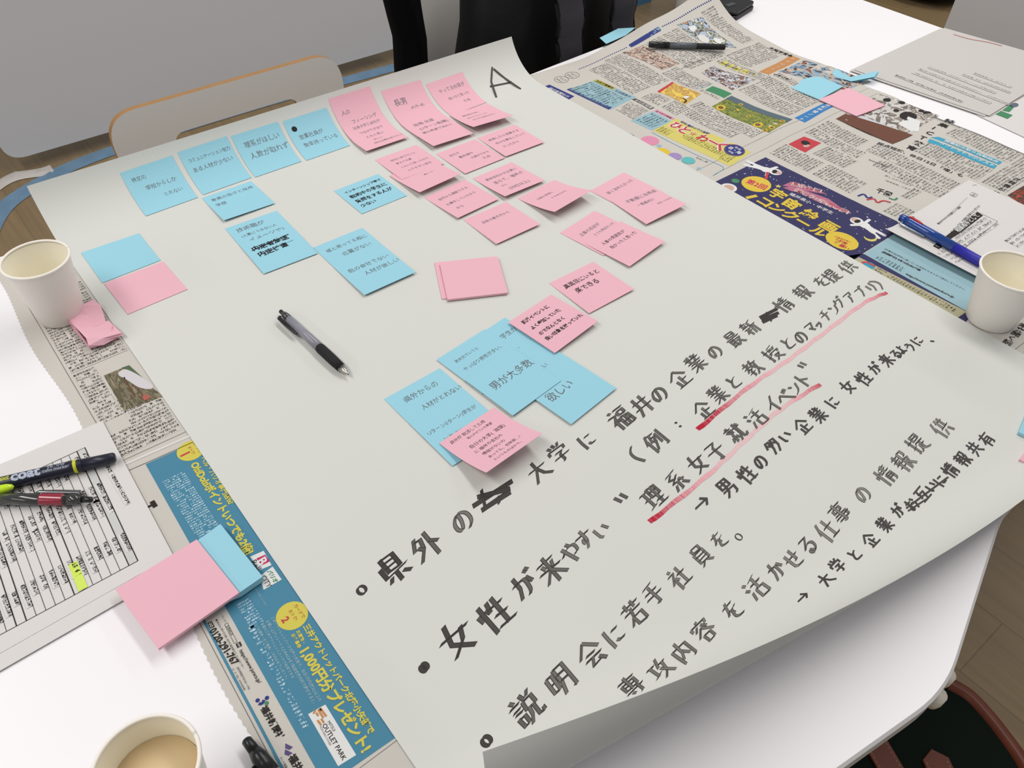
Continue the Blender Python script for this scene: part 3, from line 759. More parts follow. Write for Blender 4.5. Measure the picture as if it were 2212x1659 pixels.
# blank notes and pads on the sheet
def pad(name, q, z0, z1, col, label, M=None, lines=None, group='blank sticky notes and pads'):
    """a block of notes: q are its four upper corners (x, y)"""
    m = MB(); n = len(q)
    q = list(q)
    if Vector(q[1]).to_2d().__sub__(Vector(q[0]).to_2d()).cross(Vector(q[2]).to_2d() - Vector(q[1]).to_2d()) < 0: q = q[::-1]
    prism(m, q, z0, z1, col)
    c = [sum(p[i] for p in q) / n for i in (0, 1)]
    return tag(m.build(name, origin=(c[0], c[1], z0)), label, 'sticky note pad' if name == 'sticky_note_pad' else 'sticky note', group)
pad('sticky_note', [(0.1072,1.0102),(0.1820,1.0078),(0.1818,0.9333),(0.1073,0.9315)], SH + .0002, SH + .0009, NOTE_BLUE, 'blank blue sticky note beside the paper cup at the sheet edge')
pad('sticky_note', [(0.1085,0.9283),(0.1832,0.9286),(0.1850,0.8560),(0.1103,0.8536)], SH + .0002, SH + .0009, NOTE_PINK, 'blank pink sticky note below the blank blue one, in the cup shadow')
pad('sticky_note_pad', [(0.4565,0.7162),(0.5258,0.6797),(0.4896,0.6159),(0.4220,0.6500)], SH + .0002, SH + .0014, NOTE_PINK, 'blank pink pad in the middle of the sheet, lower and peeking out at the side')
pad('sticky_note_pad', [(0.4589,0.7075),(0.5266,0.6739),(0.4914,0.6081),(0.4248,0.6422)], SH + .0015, SH + .0042, NOTE_PINK, 'blank pink pad in the middle of the sheet, lying on top')

# ------------------------------------------------------------ room and table
mb = MB(); mb.add([(-6, -4, 0), (9, -4, 0), (9, 9, 0), (-6, 9, 0)], [(0, 1, 2, 3)], wood_floor())
struct(mb.build('floor'))

LAM = mat('white_table_laminate', '#eeeaec', .42, .5)
EDGE = mat('white_table_edge', '#dcd8d6', .5)
STEEL = mat('grey_steel', '#9a9a9c', .35, .5, metal=.8)
table = thing('meeting_table', (.4, .6, 0), 'white laminate meeting table under all the papers', 'table')
mb = MB()
outline = rounded([(-1.1, .235), (.46, -.004), (.66, .057), (.80, .062), (1.707, .062), (1.707, 1.12), (.9, 1.073), (.09, 1.062), (-1.1, 1.185)], [.03, .035, .02, .02, .03, .03, .0, .0, .03])
prism(mb, outline, TH - .026, TH, LAM, EDGE, bev=.0025)
mb.build('tabletop', table)
for x, y in ((-.95, .35), (.45, .10), (1.6, .16), (1.6, 1.0), (-.95, 1.05)):
    m = MB(); lathe(m, [(.02, 0), (.02, TH - .026)], STEEL, Matrix.Translation((x, y, 0)), 16); m.build('table_leg', table, True)
for a in ([(0.4947,0.0054)], [(0.4724,0.0003)]):
    m = MB(); c = (a[0][0] , a[0][1])
    lathe(m, [(.003, -.012), (.006, -.011), (.0075, -.004), (.0075, .006)], mat('cream_plastic', '#d9cfc0', .5), Matrix.Translation((c[0], c[1], TH - .034)), 14)
    m.build('edge_bumper', table, True)

# ------------------------------------------------------------ newspaper under the far side of the sheet
mb = MB()
nx, ny = 44, 88
x0, x1, y0, y1 = .80, 1.362, .158, 1.066
def nr(i, j):
    x = x0 + (x1 - x0) * i / nx; y = y0 + (y1 - y0) * j / ny
    if i == nx: x += .004 * math.sin(y * 17) + .008 * math.sin(y * 5 + 1) - (.02 if y < .62 else 0) * min(1, (.62 - y) / .1 if y < .62 else 0)
    if j == ny: y += .003 * math.sin(x * 23)
    return news_map(x, y, 0)
mb.add([nr(i, j) for j in range(ny + 1) for i in range(nx + 1)], [(j * (nx + 1) + i, j * (nx + 1) + i + 1, (j + 1) * (nx + 1) + i + 1, (j + 1) * (nx + 1) + i) for j in range(ny) for i in range(nx)], NEWS)
R = news_map
def nq(q, m, e=L1, n=5, k=5, chars=None): quad(mb, q, R, m, e, n, k, chars)
def block(q, c=.0031, ln=.0047, m=None, e=L1):
    """a block of vertical body type: lines run towards -x"""
    nq(q, m or TXT, e, 8, 8, (-c, ln))
def ntext(s, q, m, e=L3, bold=0, tall=1.0): text(mb, s, q[0], q[1], R, m, e, bold, tall)

# page rules and margin
line(mb, (.815, .668), (1.345, .672), .0006, R, GREY_INK, L1, 24)
line(mb, (.915, .645), (1.34, .649), .0005, R, GREY_INK, L1, 24)
# far page: title strip, dotted rules, pictures
nq([(0.8968,1.0195),(0.9094,1.0191),(0.9148,0.9603),(0.8954,0.9557)], NAVY2)
ntext('福井新聞社の', [(0.9006,1.0100),(0.9052,0.9632)], WHITEP, bold=.01, tall=.95)
for c in [(0.9389,1.0215),(0.9643,1.0216)]:
    ring(mb, c, .0125, .0009, R, GREY_INK, L2)
    text(mb, 'つどう', (c[0] + .003, c[1] + .008), (c[0] + .003, c[1] - .008), R, INK); text(mb, 'まなぶ', (c[0] - .005, c[1] + .008), (c[0] - .005, c[1] - .008), R, INK)
def dots(a, b, n):
    a, b = Vector(a), Vector(b)
    for i in range(n):
        p = a + (b - a) * i / (n - 1); disc(mb, p, .0016, R, NAVY2, L2, 8)
p = [(0.9915,1.0323),(1.1159,1.0408),(1.2149,1.0455),(1.3390,1.0406)]
dots(p[0], p[1], 24); dots(p[2], p[3], 26)
poly(mb, rounded([(1.1254,1.0458),(1.2081,1.0495),(1.2050,1.0384),(1.1228,1.0356)], .004, 4), R, NAVY2, L2)
vt = [(1.2087,1.0449),(1.1238,1.0391)]
vtext(mb, 'まちのイベント', vt[0], vt[1], R, LBLUE, L3, .02, .0115)
CROWD = press_photo('crowd_picture', ['#3a3536', '#6d5a50', '#a98f80', '#c8b7aa', '#574a4c', '#8c6f64'], 7, 1)
FIELD = press_photo('players_picture', ['#8b8a58', '#d9d6d2', '#6b6a44', '#a7b4c4', '#4a4440', '#b38a6d'], 5, 2)
TEAM = press_photo('team_picture', ['#4f4a4d', '#6f6a70', '#c5cbd2', '#8f6a5a', '#3d3a3e', '#9fb3bd'], 7, 3)
INTER = press_photo('interior_picture', ['#d9b94b', '#e0c45a', '#b88f5a', '#c8a84e', '#8d6c50'], 4, 4)
KIDS = press_photo('children_picture', ['#5f85a4', '#4c4a55', '#7fa0b8', '#c0a890', '#3b3a40', '#b05a58'], 6, 5)
CLASS = press_photo('classroom_picture', ['#b9b2aa', '#8e857d', '#c9c6c2', '#756c66', '#a79c90', '#c6c2bd'], 5, 6)
SUNF = press_photo('sunflower_leaves', ['#4c5a32', '#6e7a3e', '#8a8f46', '#59643a', '#c9b23c'], 9, 7)
DARKP = press_photo('evening_picture', ['#3a3434', '#8d3b2a', '#4b3c38', '#b14a32'], 3, 8)
nq([(1.0950,1.0314),(1.1458,1.0277),(1.1456,0.9336),(1.1032,0.9374)], CROWD)
nq([(1.2426,1.0350),(1.2988,1.0221),(1.2810,0.9146),(1.2430,0.9454)], FIELD)
for c, r, ry in zip([(1.2616,1.0097),(1.2538,0.9742),(1.2694,0.9532),(1.2820,1.0165)], (.012, .016, .012, .007), (.007, .009, .006, .006)):
    disc(mb, c, r, R, WHITEP if r < .015 else OFFICE, L2, ry=ry, rot=1.2)
nq([(1.1568,0.8903),(1.1966,0.8975),(1.2094,0.8090),(1.1396,0.8058)], TEAM)
nq([(1.2111,0.8986),(1.2302,0.9011),(1.2336,0.8255),(1.2198,0.8215)], LEMON); ntext('地域の仲間とつながる', [(1.2180,0.8980),(1.2258,0.8244)], INK)
nq([(1.0382,0.8844),(1.0900,0.8981),(1.0898,0.8305),(1.0356,0.8179)], INTER)
nq([(1.0382,0.8844),(1.0900,0.8981),(1.0900,0.8936),(1.0359,0.8768)], REDP, L2)
disc(mb, [(1.0581,0.8366)][0], .006, R, WHITEP, L2, ry=.004); path(mb, [(1.0505,0.8370),(1.0479,0.8262),(1.0395,0.8237)], .003, R, INK)
# light blue information panel
nq([(0.9230,0.9846),(0.9774,0.9815),(0.9864,0.8925),(0.9310,0.8876)], LBLUE)
nq([(0.9273,0.9858),(0.9727,0.9811),(0.9811,0.8993),(0.9348,0.8949)], TXT_LB, L2, 5, 5, (.0042, .0066))
nq([(0.9774,0.9815),(0.9870,0.9812),(0.9929,0.9401),(0.9830,0.9390)], mat('printed_olive', '#a9a04a', .7, .2), L2); ntext('文化教室案内', [(0.9818,0.9779),(0.9878,0.9417)], INK, bold=.03)
nq([(0.9830,0.9390),(0.9935,0.9396),(0.9968,0.8941),(0.9864,0.8925)], LBLUE, L2); ntext('生徒募集中', [(0.9865,0.9345),(0.9891,0.8997)], NAVY)
nq([(0.9209,0.9870),(0.9315,0.9870),(0.9384,0.8920),(0.9285,0.8894)], NAVY2, L2); ntext('申し込み・問い合わせは文化センターへ', [(0.9255,0.9849),(0.9324,0.8947)], LBLUE)
nq([(0.9846,0.8917),(0.9924,0.8902),(0.9906,0.8445),(0.9816,0.8453)], INK); ntext('俳句投稿欄', [(0.9868,0.8873),(0.9862,0.8466)], WHITEP)
block([(0.9377,0.8823),(0.9765,0.8869),(0.9775,0.8443),(0.9373,0.8404)], .0028, .0042)
nq([(0.9305,0.8399),(0.9799,0.8392),(0.9829,0.7967),(0.9349,0.7961)], LBLUE); nq([(0.9387,0.8354),(0.9752,0.8345),(0.9770,0.8014),(0.9416,0.8024)], TXT_LB, L2, 4, 4, (.0045, .006))
nq([(0.9821,0.8382),(0.9886,0.8382),(0.9925,0.7997),(0.9860,0.7997)], PINKP); ntext('おでかけ情報', [(0.9849,0.8356),(0.9878,0.8035)], INK)
# yellow job panel
nq([(0.9363,0.7950),(0.9934,0.7990),(1.0068,0.6520),(0.9502,0.6457)], LEMON)
ntext('週刊 福井の求人情報', [(0.9925,0.7872),(0.9965,0.7292)], NAVY2, bold=.03)
for i, (ch, p) in enumerate(zip('ひと★わーく', [(0.9777,0.7834),(0.9772,0.7657),(0.9782,0.7467),(0.9793,0.7273),(0.9812,0.7079),(0.9836,0.6929)])):
    s_ = .0195 if ch != '★' else .013
    for mm, bo, ee in ((WHITEP, .11, L2), (REDP if ch != '★' else ORANGE, .035, L3)):
        text(mb, ch, (p[0], p[1] + s_ / 2), (p[0], p[1] - s_ / 2), R, mm, ee, bo, 1.15)
bc = [(0.9894,0.6711)][0]
disc(mb, bc, .0155, R, NAVY2, L3); ring(mb, bc, .0150, .0022, R, PURPLE, L4, 24)
text(mb, '毎週', (bc[0] + .0075, bc[1] + .006), (bc[0] + .0075, bc[1] - .006), R, WHITEP, L4); text(mb, '日・月', (bc[0], bc[1] + .0115), (bc[0], bc[1] - .0115), R, WHITEP, L4, .04); text(mb, '掲載', (bc[0] - .0085, bc[1] + .005), (bc[0] - .0085, bc[1] - .005), R, WHITEP, L4)
nq([(0.9405,0.7919),(0.9583,0.7937),(0.9605,0.7712),(0.9427,0.7695)], TXT_Y, L2, 3, 3, (.0036, .006))
nq([(0.9564,0.7533),(0.9694,0.7544),(0.9755,0.6744),(0.9613,0.6729)], TXT_Y, L2, 3, 3, (.003, .0046)); nq([(0.9550,0.6730),(0.9766,0.6734),(0.9787,0.6585),(0.9555,0.6558)], TXT_Y, L2, 3, 3, (.003, .0046))
nq([(1.1048,0.8355),(1.1267,0.8381),(1.1301,0.7975),(1.1083,0.7959)], GREENP); poly(mb, rounded([(1.1132,0.8587),(1.1371,0.8576),(1.1324,0.8441),(1.1073,0.8440)], .004, 4), R, TEAL, L1)
nq([(1.0717,0.7910),(1.1242,0.7933),(1.1430,0.6790),(1.0742,0.6726)], SUNF); nq([(1.1097,0.7930),(1.1242,0.7933),(1.1430,0.6790),(1.1249,0.6765)], mat('printed_grey_blue', '#56666f', .7, .2), L2)
for c, r in zip([(1.0817,0.7792),(1.0814,0.7009),(1.1227,0.6841),(1.0902,0.6800),(1.1163,0.7657),(1.0951,0.7308),(1.0748,0.6815),(1.1071,0.6786)], (.011, .011, .006, .007, .005, .005, .006, .005)):
    poly(mb, [(c[0] + r * (1 if i % 2 else .68) * math.cos(i * PI / 11), c[1] + r * .8 * (1 if i % 2 else .68) * math.sin(i * PI / 11)) for i in range(22)], R, YELLOW, L3)
    disc(mb, c, r * .42, R, mat('sunflower_heart', '#6b4a22', .7), L4, 12)
nq([(1.2404,0.8279),(1.3500,0.8417),(1.3488,0.8195),(1.2410,0.8070)], ORANGE); vt = [(1.3477,0.8300),(1.2419,0.8168)]; vtext(mb, 'わが町スター', vt[0], vt[1], R, WHITEP, L3, .0, .0085)
nq([(1.2657,0.8058),(1.3458,0.8105),(1.3776,0.6867),(1.3099,0.6918)], KIDS)
nq([(1.1504,0.6808),(1.2379,0.6833),(1.2397,0.6653),(1.1501,0.6602)], mat('printed_mid_blue', '#3779b4', .7, .2)); vt = [(1.2375,0.6738),(1.1497,0.6702)]; vtext(mb, '家庭学習ノート', vt[0], vt[1], R, WHITEP, L3, .02, .0095)
ntext('いきいき', [(1.2499,0.8038),(1.2533,0.7738)], INK, bold=.03)
# fields of body type, set square to the page: (x0, x1, y0, y1)
for xa, xc, ya, yc in ((1.303, 1.337, .92, 1.03), (1.243, 1.338, .852, .908), (1.196, 1.238, .910, 1.028), (1.150, 1.191, .910, 1.028), (1.048, 1.090, .905, 1.028), (1.0, 1.043, .905, 1.018),
                       (1.0, 1.030, .845, .886), (1.096, 1.135, .845, .930), (1.213, 1.238, .80, .905), (1.0, 1.034, .805, .838), (1.040, 1.068, .68, .812), (1.012, 1.036, .70, .802), (1.196, 1.236, .692, .80), (1.150, 1.191, .692, .80),
                       (1.244, 1.262, .69, .80), (1.096, 1.103, .80, .84), (1.155, 1.186, .562, .640), (1.125, 1.150, .542, .640), (1.155, 1.186, .405, .548), (1.215, 1.260, .395, .500), (1.302, 1.345, .392, .500), (1.215, 1.345, .350, .388),
                       (1.030, 1.070, .562, .635), (1.030, 1.072, .488, .555), (1.080, 1.120, .535, .592), (1.085, 1.120, .428, .440), (1.028, 1.062, .400, .432), (1.125, 1.150, .402, .515), (1.265, 1.345, .290, .338)):
    block([(xc, yc), (xc, ya), (xa, ya), (xa, yc)], .0033, .0052)
ntext('木曜学習会', [(1.3402,0.8848),(1.3474,0.8360)], INK, bold=.02)
ntext('一年の思い出をつづる', [(1.1340,0.9199),(1.2290,0.9220)], GREY_INK)
# discs in the lower margin
for c, r, m in zip([(0.9091,0.7745),(0.9092,0.7544),(0.8982,0.7377),(0.9050,0.7168),(0.9123,0.6958),(0.9081,0.6702)], (.0145, .004, .013, .0105, .0105, .0035), (PINKP, LBLUE, YELLOW, PURPLE, TEAL, LBLUE)): disc(mb, c, r, R, m, L2)
mats_ = mat('printed_lilac', '#9a86b4', .7, .2)
disc(mb, [(0.9050,0.7168)][0], .0105, R, mats_, L3); disc(mb, [(0.9123,0.6958)][0], .0105, R, mat('printed_aqua', '#5fb0b0', .7, .2), L3)
path(mb, [(0.9307,0.7917),(0.9310,0.7543),(0.9342,0.7035),(0.9405,0.6574),(0.9403,0.6508),(0.9358,0.6460),(0.9088,0.6432)], .0009, R, TEAL, L2)
ntext('見出し欄', [(0.9287,0.6955),(0.9315,0.6745)], GREY_INK); line(mb, [(0.8946,0.8416)][0], [(0.8996,0.8001)][0], .0022, R, NAVY2)

# near page: headline, classroom picture, banner, columns
nq([(1.2004,0.6360),(1.3398,0.6458),(1.3589,0.5426),(1.2064,0.5331)], CLASS)
poly(mb, [(1.2004,0.6360),(1.2287,0.6374),(1.2436,0.6094),(1.2605,0.5307),(1.2064,0.5331)], R, mat('printed_brown', '#6a4436', .7, .2), L2)
poly(mb, [(1.2112,0.6251),(1.2458,0.6273),(1.2575,0.5478),(1.2123,0.5476)], R, mat('printed_screen', '#c2c3c8', .7, .2), L3)
for c, r in zip([(1.3289,0.6243),(1.3428,0.6042),(1.3106,0.5710),(1.3485,0.5586),(1.3469,0.5690),(1.3097,0.5935)], (.008, .007, .017, .009, .006, .006)): disc(mb, c, r, R, INK, L2, 14, ry=r * .75)
poly(mb, [(1.2748,0.5667),(1.3092,0.5701),(1.3117,0.5493),(1.2763,0.5307),(1.2694,0.5412)], R, WHITEP, L2)
nq([(1.0729,0.6326),(1.1124,0.6325),(1.1208,0.6048),(1.0741,0.6009)], REDP); disc(mb, [(1.0981,0.6188)][0], .007, R, INK, L2); disc(mb, [(1.0924,0.6126)][0], .0065, R, mat('printed_skin', '#c2a193', .7, .2), L2, ry=.004)
ntext('採点短縮、休日12日「増」も', [(1.1899,0.5499),(1.2097,0.4143)], INK, bold=.012)
vt = [(1.3630,0.5215),(1.2086,0.5066)]; vtext(mb, '特集ICT教育', vt[0], vt[1], R, INK, L3, .02, .0165)
TB = mat('printed_banner', '#3f9ab5', .7, .2)
nq([(1.2738,0.5081),(1.2851,0.5004),(1.2971,0.3994),(1.2839,0.3977)], TB, L2, 8, 3); nq([(1.2569,0.5033),(1.2687,0.5066),(1.2785,0.3979),(1.2648,0.3958)], TB, L2, 8, 3)
ntext('授業読み取り自動採点', [(1.2809,0.4883),(1.2899,0.4024)], WHITEP, L4, .02); ntext('タブレットで小テスト', [(1.2687,0.4889),(1.2729,0.4002)], WHITEP, L4, .02)
ntext('knowledge', [(1.1353,0.5280),(1.1389,0.4996)], INK)
nq([(1.2098,0.3453),(1.2527,0.3431),(1.2520,0.3265),(1.2031,0.3165)], DARKP); vt = [(1.2684,0.3580),(1.1963,0.3592)]; vtext(mb, '才能豊かに', vt[0], vt[1], R, INK, L3, .01, .0105)
ntext('貧しさがうみ出す', [(1.1153,0.4869),(1.1227,0.4455)], GREY_INK); ntext('「教育格差」に迫る', [(1.1035,0.4815),(1.1118,0.4416)], GREY_INK)
ntext('千園', [(1.0693,0.4708),(1.0746,0.4494)], INK, bold=.02, tall=1.5)
for q, m in (([(1.0329,0.4772),(1.0436,0.4745),(1.0397,0.4656),(1.0469,0.4628)], NAVY2), ([(1.0347,0.4636),(1.0449,0.4583),(1.0401,0.4498),(1.0512,0.4473),(1.0554,0.4379)], REDP), ([(1.0647,0.4469),(1.0669,0.4392),(1.0751,0.4398)], GREENP)): path(mb, smooth([tuple(p) for p in q], 5), .003, R, m, L3)

# the space drawing contest panel
for q in ([(1.0145, .630), (1.0145, .550), (.895, .550), (.895, .630)], [(1.0145, .550), (1.0195, .470), (.895, .470), (.895, .550)], [(1.0195, .470), (1.020, .405), (.895, .405), (.895, .470)], [(1.020, .405), (1.012, .391), (.895, .391), (.895, .405)]):
    nq(q, NAVY, L1, 10, 10)
nq([(0.8680,0.4148),(0.9197,0.3907),(0.9395,0.2405),(0.8953,0.2306)], NAVY, L1, 6, 3)
rs = random.Random(5)
st = [(1.0077,0.6145),(0.9981,0.5767),(1.0061,0.5915),(0.9913,0.5462),(0.9935,0.4908),(0.9988,0.4632),(0.9658,0.4616),(0.9731,0.4416),(0.9899,0.4434),(0.9638,0.5923),(0.9219,0.6011),(0.9502,0.6117),(0.8959,0.5895),(0.9717,0.6076),(1.0008,0.5162),(1.0030,0.4175),(0.9888,0.4007),(0.9290,0.4072),(0.9056,0.4054),(0.9242,0.4446),(0.8979,0.4442),(0.9008,0.4692),(0.8986,0.4988),(0.9487,0.3918),(1.0079,0.4467),(0.9723,0.5803),(0.9605,0.4203),(1.0072,0.4350),(0.9234,0.3983),(0.9529,0.6228),(0.9788,0.6222),(1.0052,0.4066)]
for q in st:
    for _ in range(3): disc(mb, (q[0] + rs.uniform(-.012, .012), q[1] + rs.uniform(-.012, .012)), rs.uniform(.0004, .0011), R, WHITEP, L2, 7)
disc(mb, [(0.9421,0.5888)][0], .0215, R, YELLOW, L2); ntext('第2回', [(0.9380,0.6032),(0.9447,0.5725)], MAGENTA, L3, .02, 1.15)
def strokes_text(s, pts, size, m, bold, e=L3):
    for ch, p in zip(s, pts): text(mb, ch, (p[0], p[1] + size / 2), (p[0], p[1] - size / 2), R, m, e, bold)
strokes_text('宇宙絵画', [(0.9446,0.5522),(0.9402,0.5239),(0.9390,0.4910),(0.9365,0.4573)], .0245, YELLOW, .035)
strokes_text('コンクール', [(0.9143,0.5512),(0.9152,0.5296),(0.9157,0.5073),(0.9147,0.4852),(0.9142,0.4577)], .0225, YELLOW, .04)
ntext('福井県小・中学生', [(0.9601,0.5420),(0.9674,0.4727)], WHITEP, bold=.01)
poly(mb, [(0.9687,0.5622),(0.9870,0.5605),(1.0001,0.5198),(1.0029,0.5073),(0.9915,0.5216)], R, mat('printed_rose', '#b06a80', .7, .2), L2); poly(mb, [(0.9648,0.5591),(0.9806,0.5480),(0.9940,0.4991),(0.9855,0.4570),(0.9794,0.4806)], R, mat('printed_rose', '#b06a80'), L2)
for mm, bo, ee in ((WHITEP, .07, L3), (REDP, .0, L4)):
    ntext('夏休みに!', [(0.9839,0.5565),(1.0024,0.5166)], mm, ee, bo); ntext('描こう×宇宙の夢!', [(0.9747,0.5434),(0.9865,0.4592)], mm, ee, bo)
poly(mb, [(q[0] + .005 * (1 if i % 2 else .45) * math.cos(i * PI / 5), q[1] + .005 * (1 if i % 2 else .45) * math.sin(i * PI / 5)) for q in [(0.9621,0.5645)] for i in range(10)], R, LEMON, L3)
disc(mb, [(0.9219,0.4253)][0], .0195, R, YELLOW, L2, ry=.0225); ntext('応募者全員に', [(0.9227,0.4375),(0.9284,0.4156)], REDP); ntext('参加賞', [(0.9187,0.4338),(0.9208,0.4161)], REDP, L3, .05); ntext('進呈!', [(0.9104,0.4294),(0.9135,0.4124)], REDP, L3, .05)
mc = [(0.9583,0.4056)][0]
disc(mb, mc, .0085, R, LEMON, L2); disc(mb, (mc[0] + .003, mc[1] + .003), .0078, R, NAVY, L3)
disc(mb, [(0.9246,0.6135)][0], .006, R, GREENP, L2)
def astronaut(c, k, ang, helm):
    """a small cartoon figure in a white suit, printed flat"""
    ca, sa = math.cos(ang), math.sin(ang)
    P = lambda x, y: (c[0] + (x * ca - y * sa) * k, c[1] + (x * sa + y * ca) * k)
    for (ax, ay, bx, by, w) in ((0, 0, -.8, .1, .62), (-.8, .25, -1.7, .5, .3), (-.8, -.1, -1.75, -.15, .3), (.2, .2, .6, .85, .26), (.2, -.2, .3, -.9, .26)):
        line(mb, P(ax, ay), P(bx, by), w * k, R, WHITEP, L2); disc(mb, P(bx, by), w * k * .55, R, WHITEP, L2, 10)
    disc(mb, P(0, 0), .42 * k, R, WHITEP, L2, 16)
    disc(mb, P(.75, .05), .52 * k, R, WHITEP, L3, 18); disc(mb, P(.85, .05), .38 * k, R, mat('printed_skin', '#c2a193'), L4, 16, ry=.3 * k, rot=ang)
    disc(mb, P(.68, .05), .2 * k, R, INK, L4 + 4e-5, 10, ry=.32 * k, rot=ang)
a1 = [(0.9852,0.6053)][0]; astronaut(a1, .0185, -1.2, 0); line(mb, (a1[0] - .004, a1[1] - .006), (a1[0] - .022, a1[1] - .017), .004, R, REDP, L4)
a2 = [(0.9780,0.4278)][0]; astronaut(a2, .0175, 1.5, 0)
a3 = [(0.9018,0.6068)][0]; disc(mb, a3, .012, R, WHITEP, L2); disc(mb, a3, .008, R, mat('printed_skin', '#c2a193'), L3)
line(mb, [(0.9011,0.5733)][0], [(0.9183,0.5680)][0], .006, R, YELLOW, L2)
nq([(0.9198,0.3894),(1.0099,0.3910),(1.0226,0.2468),(0.9187,0.2409)], LBLUE, L2, 6, 4)
ntext('[応募方法]学校に通っている学校からまとめて提出してください。', [(0.9518,0.3789),(0.9559,0.2654)], INK, L3); ntext('[応募締切] 9月12日(水)必着', [(0.9439,0.3773),(0.9472,0.3230)], INK, L3, .05)
ntext('http://www.yumetsukuru.jp', [(0.9261,0.3305),(0.9313,0.2661)], INK, L3, .03)
nq([(0.9236,0.3749),(0.9328,0.3755),(0.9357,0.3380),(0.9248,0.3364)], TXT_LB, L3, 4, 2, (.0034, .0048))
nq([(0.8943,0.3896),(0.9082,0.3892),(0.9178,0.2416),(0.8981,0.2425)], KHAKI, L3, 6, 2)
nq([(0.9008,0.3426),(0.9076,0.3422),(0.9136,0.2515),(0.9042,0.2510)], TXT_K, L4, 5, 2, (.0034, .0042)); ntext('ゆめつくる', [(0.9067,0.3602),(0.9085,0.3476)], INK, L4, .04); ntext('ふくい', [(0.9020,0.3612),(0.9007,0.3487)], INK, L4, .04)
disc(mb, [(0.9031,0.3703)][0], .0075, R, TEAL, L4); path(mb, [(0.9006,0.3798),(0.9068,0.3763),(0.9070,0.3673),(0.9077,0.3643)], .0035, R, REDP, L4 + 5e-5)
# strip at the near end of the page
nq([(0.8961,0.2311),(0.9404,0.2398),(0.9449,0.1755),(0.8888,0.1579)], NEWS, L2, 3, 3)
vt = [(0.9536,0.1857),(0.8875,0.1807)]; vtext(mb, '未来開く読書', vt[0], vt[1], R, INK, L4, .02, .0105)
line(mb, [(0.8904,0.1705)][0], [(0.9227,0.1698)][0], .0006, R, GREY_INK, L4)
tag(mb.build('newspaper', smooth=True, origin=(1.08, .6, TH)), 'open newspaper with a navy space contest panel, its far corner curling up', 'newspaper')

# ------------------------------------------------------------ newspaper under the near side of the sheet
mb = MB()
LZ = TH + .0005
FL = flat_map(LZ)
edge = [(.006 + .0012 * (i % 2) + .003 * math.sin(i * .09), .16 + i * (1.045 - .16) / 240) for i in range(241)]
mb.add([FL(x, y) for x, y in edge] + [FL(.40, y) for x, y in edge], [(i, 241 + i, 242 + i, i + 1) for i in range(240)], NEWS)
R = FL
# far page: columns, rules and the bird picture
line(mb, (.022, .66), (.022, 1.04), .0006, R, GREY_INK)
for a, b, c, d in ((.026, .087, .93, .87), (.026, .060, .868, .797), (.062, .088, .868, .797), (.026, .049, .79, .70), (.05, .088, .724, .68), (.026, .088, .678, .642), (.030, .088, .99, .935)):
    nq([(a, c), (b, c), (b, d), (a, d)], TXT, L1, 1, 1, (.0032, .0052))
line(mb, (.025, .794), (.089, .794), .0004, R, GREY_INK); line(mb, (.061, .868), (.061, .797), .0004, R, GREY_INK); line(mb, (.02, .638), (.095, .636), .0005, R, GREY_INK)
nq([(0.0522,0.7693),(0.0801,0.7687),(0.0909,0.6988),(0.0507,0.7037)], press_photo('reed_picture', ['#6f6752', '#8a8069', '#5a5442', '#7b715b', '#4e5a3e'], 8, 9, (1, .3)), L1 + 8e-5)
poly(mb, [(0.0717,0.7696),(0.0801,0.7687),(0.0879,0.7197),(0.0826,0.7300)], R, mat('leaf_print', '#4c5f40', .7), L2)
poly(mb, smooth([(0.0660,0.7638),(0.0741,0.7649),(0.0816,0.7490),(0.0880,0.7267),(0.0877,0.7180),(0.0818,0.7199),(0.0753,0.7294),(0.0702,0.7459),(0.0656,0.7585)], 4), R, mat('bird_print', '#c9c3c6', .7), L3)
for q in ([(0.0688,0.7533),(0.0673,0.7162)], [(0.0712,0.7362),(0.0753,0.7241)], [(0.0737,0.7226),(0.0744,0.7125)]): path(mb, q, .0012, R, mat('printed_brown', '#6a4436'), L3)
poly(mb, [(0.0732,0.7134),(0.0797,0.7118),(0.0796,0.7050),(0.0730,0.7049)], R, mat('printed_rust', '#a85848', .7), L3)
vtext(mb, '越前の水辺', (.084, .905), (.050, .905), R, INK, L3, .02)
line(mb, (.02, .632), (.092, .628), .003, R, OFFICE); line(mb, (.02, .622), (.092, .618), .0008, R, GREY_INK)
# the blue advertisement
xb = .041
poly(mb, [(.0415, .6195), (.2, .612), (.2, .237), (.0315, .243)], R, ADBLUE, L1)
line(mb, (.0212, .60), (.0095, .16), .0022, R, ADBLUE, L1); line(mb, (.0176, .61), (.0058, .16), .0006, R, GREY_INK, L1)
line(mb, (.0, .2385), (.2, .2385), .0005, R, GREY_INK, L1)
def wt(s, q, m, e=L3, bold=0, tall=1.0): text(mb, s, q[0], q[1], R, m, e, bold, tall)
YL_ = mat('ad_yellow', '#c9bd52', .7, .2)
for c, s in (([(0.0837,0.6089)][0], '1'), ([(0.0773,0.3817)][0], '2')):
    disc(mb, c, .0135, R, YL_, L2)
    text(mb, s, (c[0] - .006, c[1] + .0022), (c[0] - .006, c[1] - .0022), R, REDP, L3, .03)
    text(mb, 'おトク!', (c[0] + .001, c[1] + .006), (c[0] + .001, c[1] - .006), R, REDP); text(mb, 'カードで', (c[0] + .007, c[1] + .008), (c[0] + .007, c[1] - .008), R, REDP)
wt('ベル・バリオ専門店街', [(0.0897,0.5932),(0.0881,0.5222)], YL_, bold=.03)
wt('OkiDokiポイントいつでも2倍!', [(0.0798,0.5918),(0.0770,0.4603)], YL_, bold=.05)
nq([(.046, .588), (.068, .588), (.068, .503), (.046, .503)], TXT_B, L2, 1, 1, (.0022, .0030))
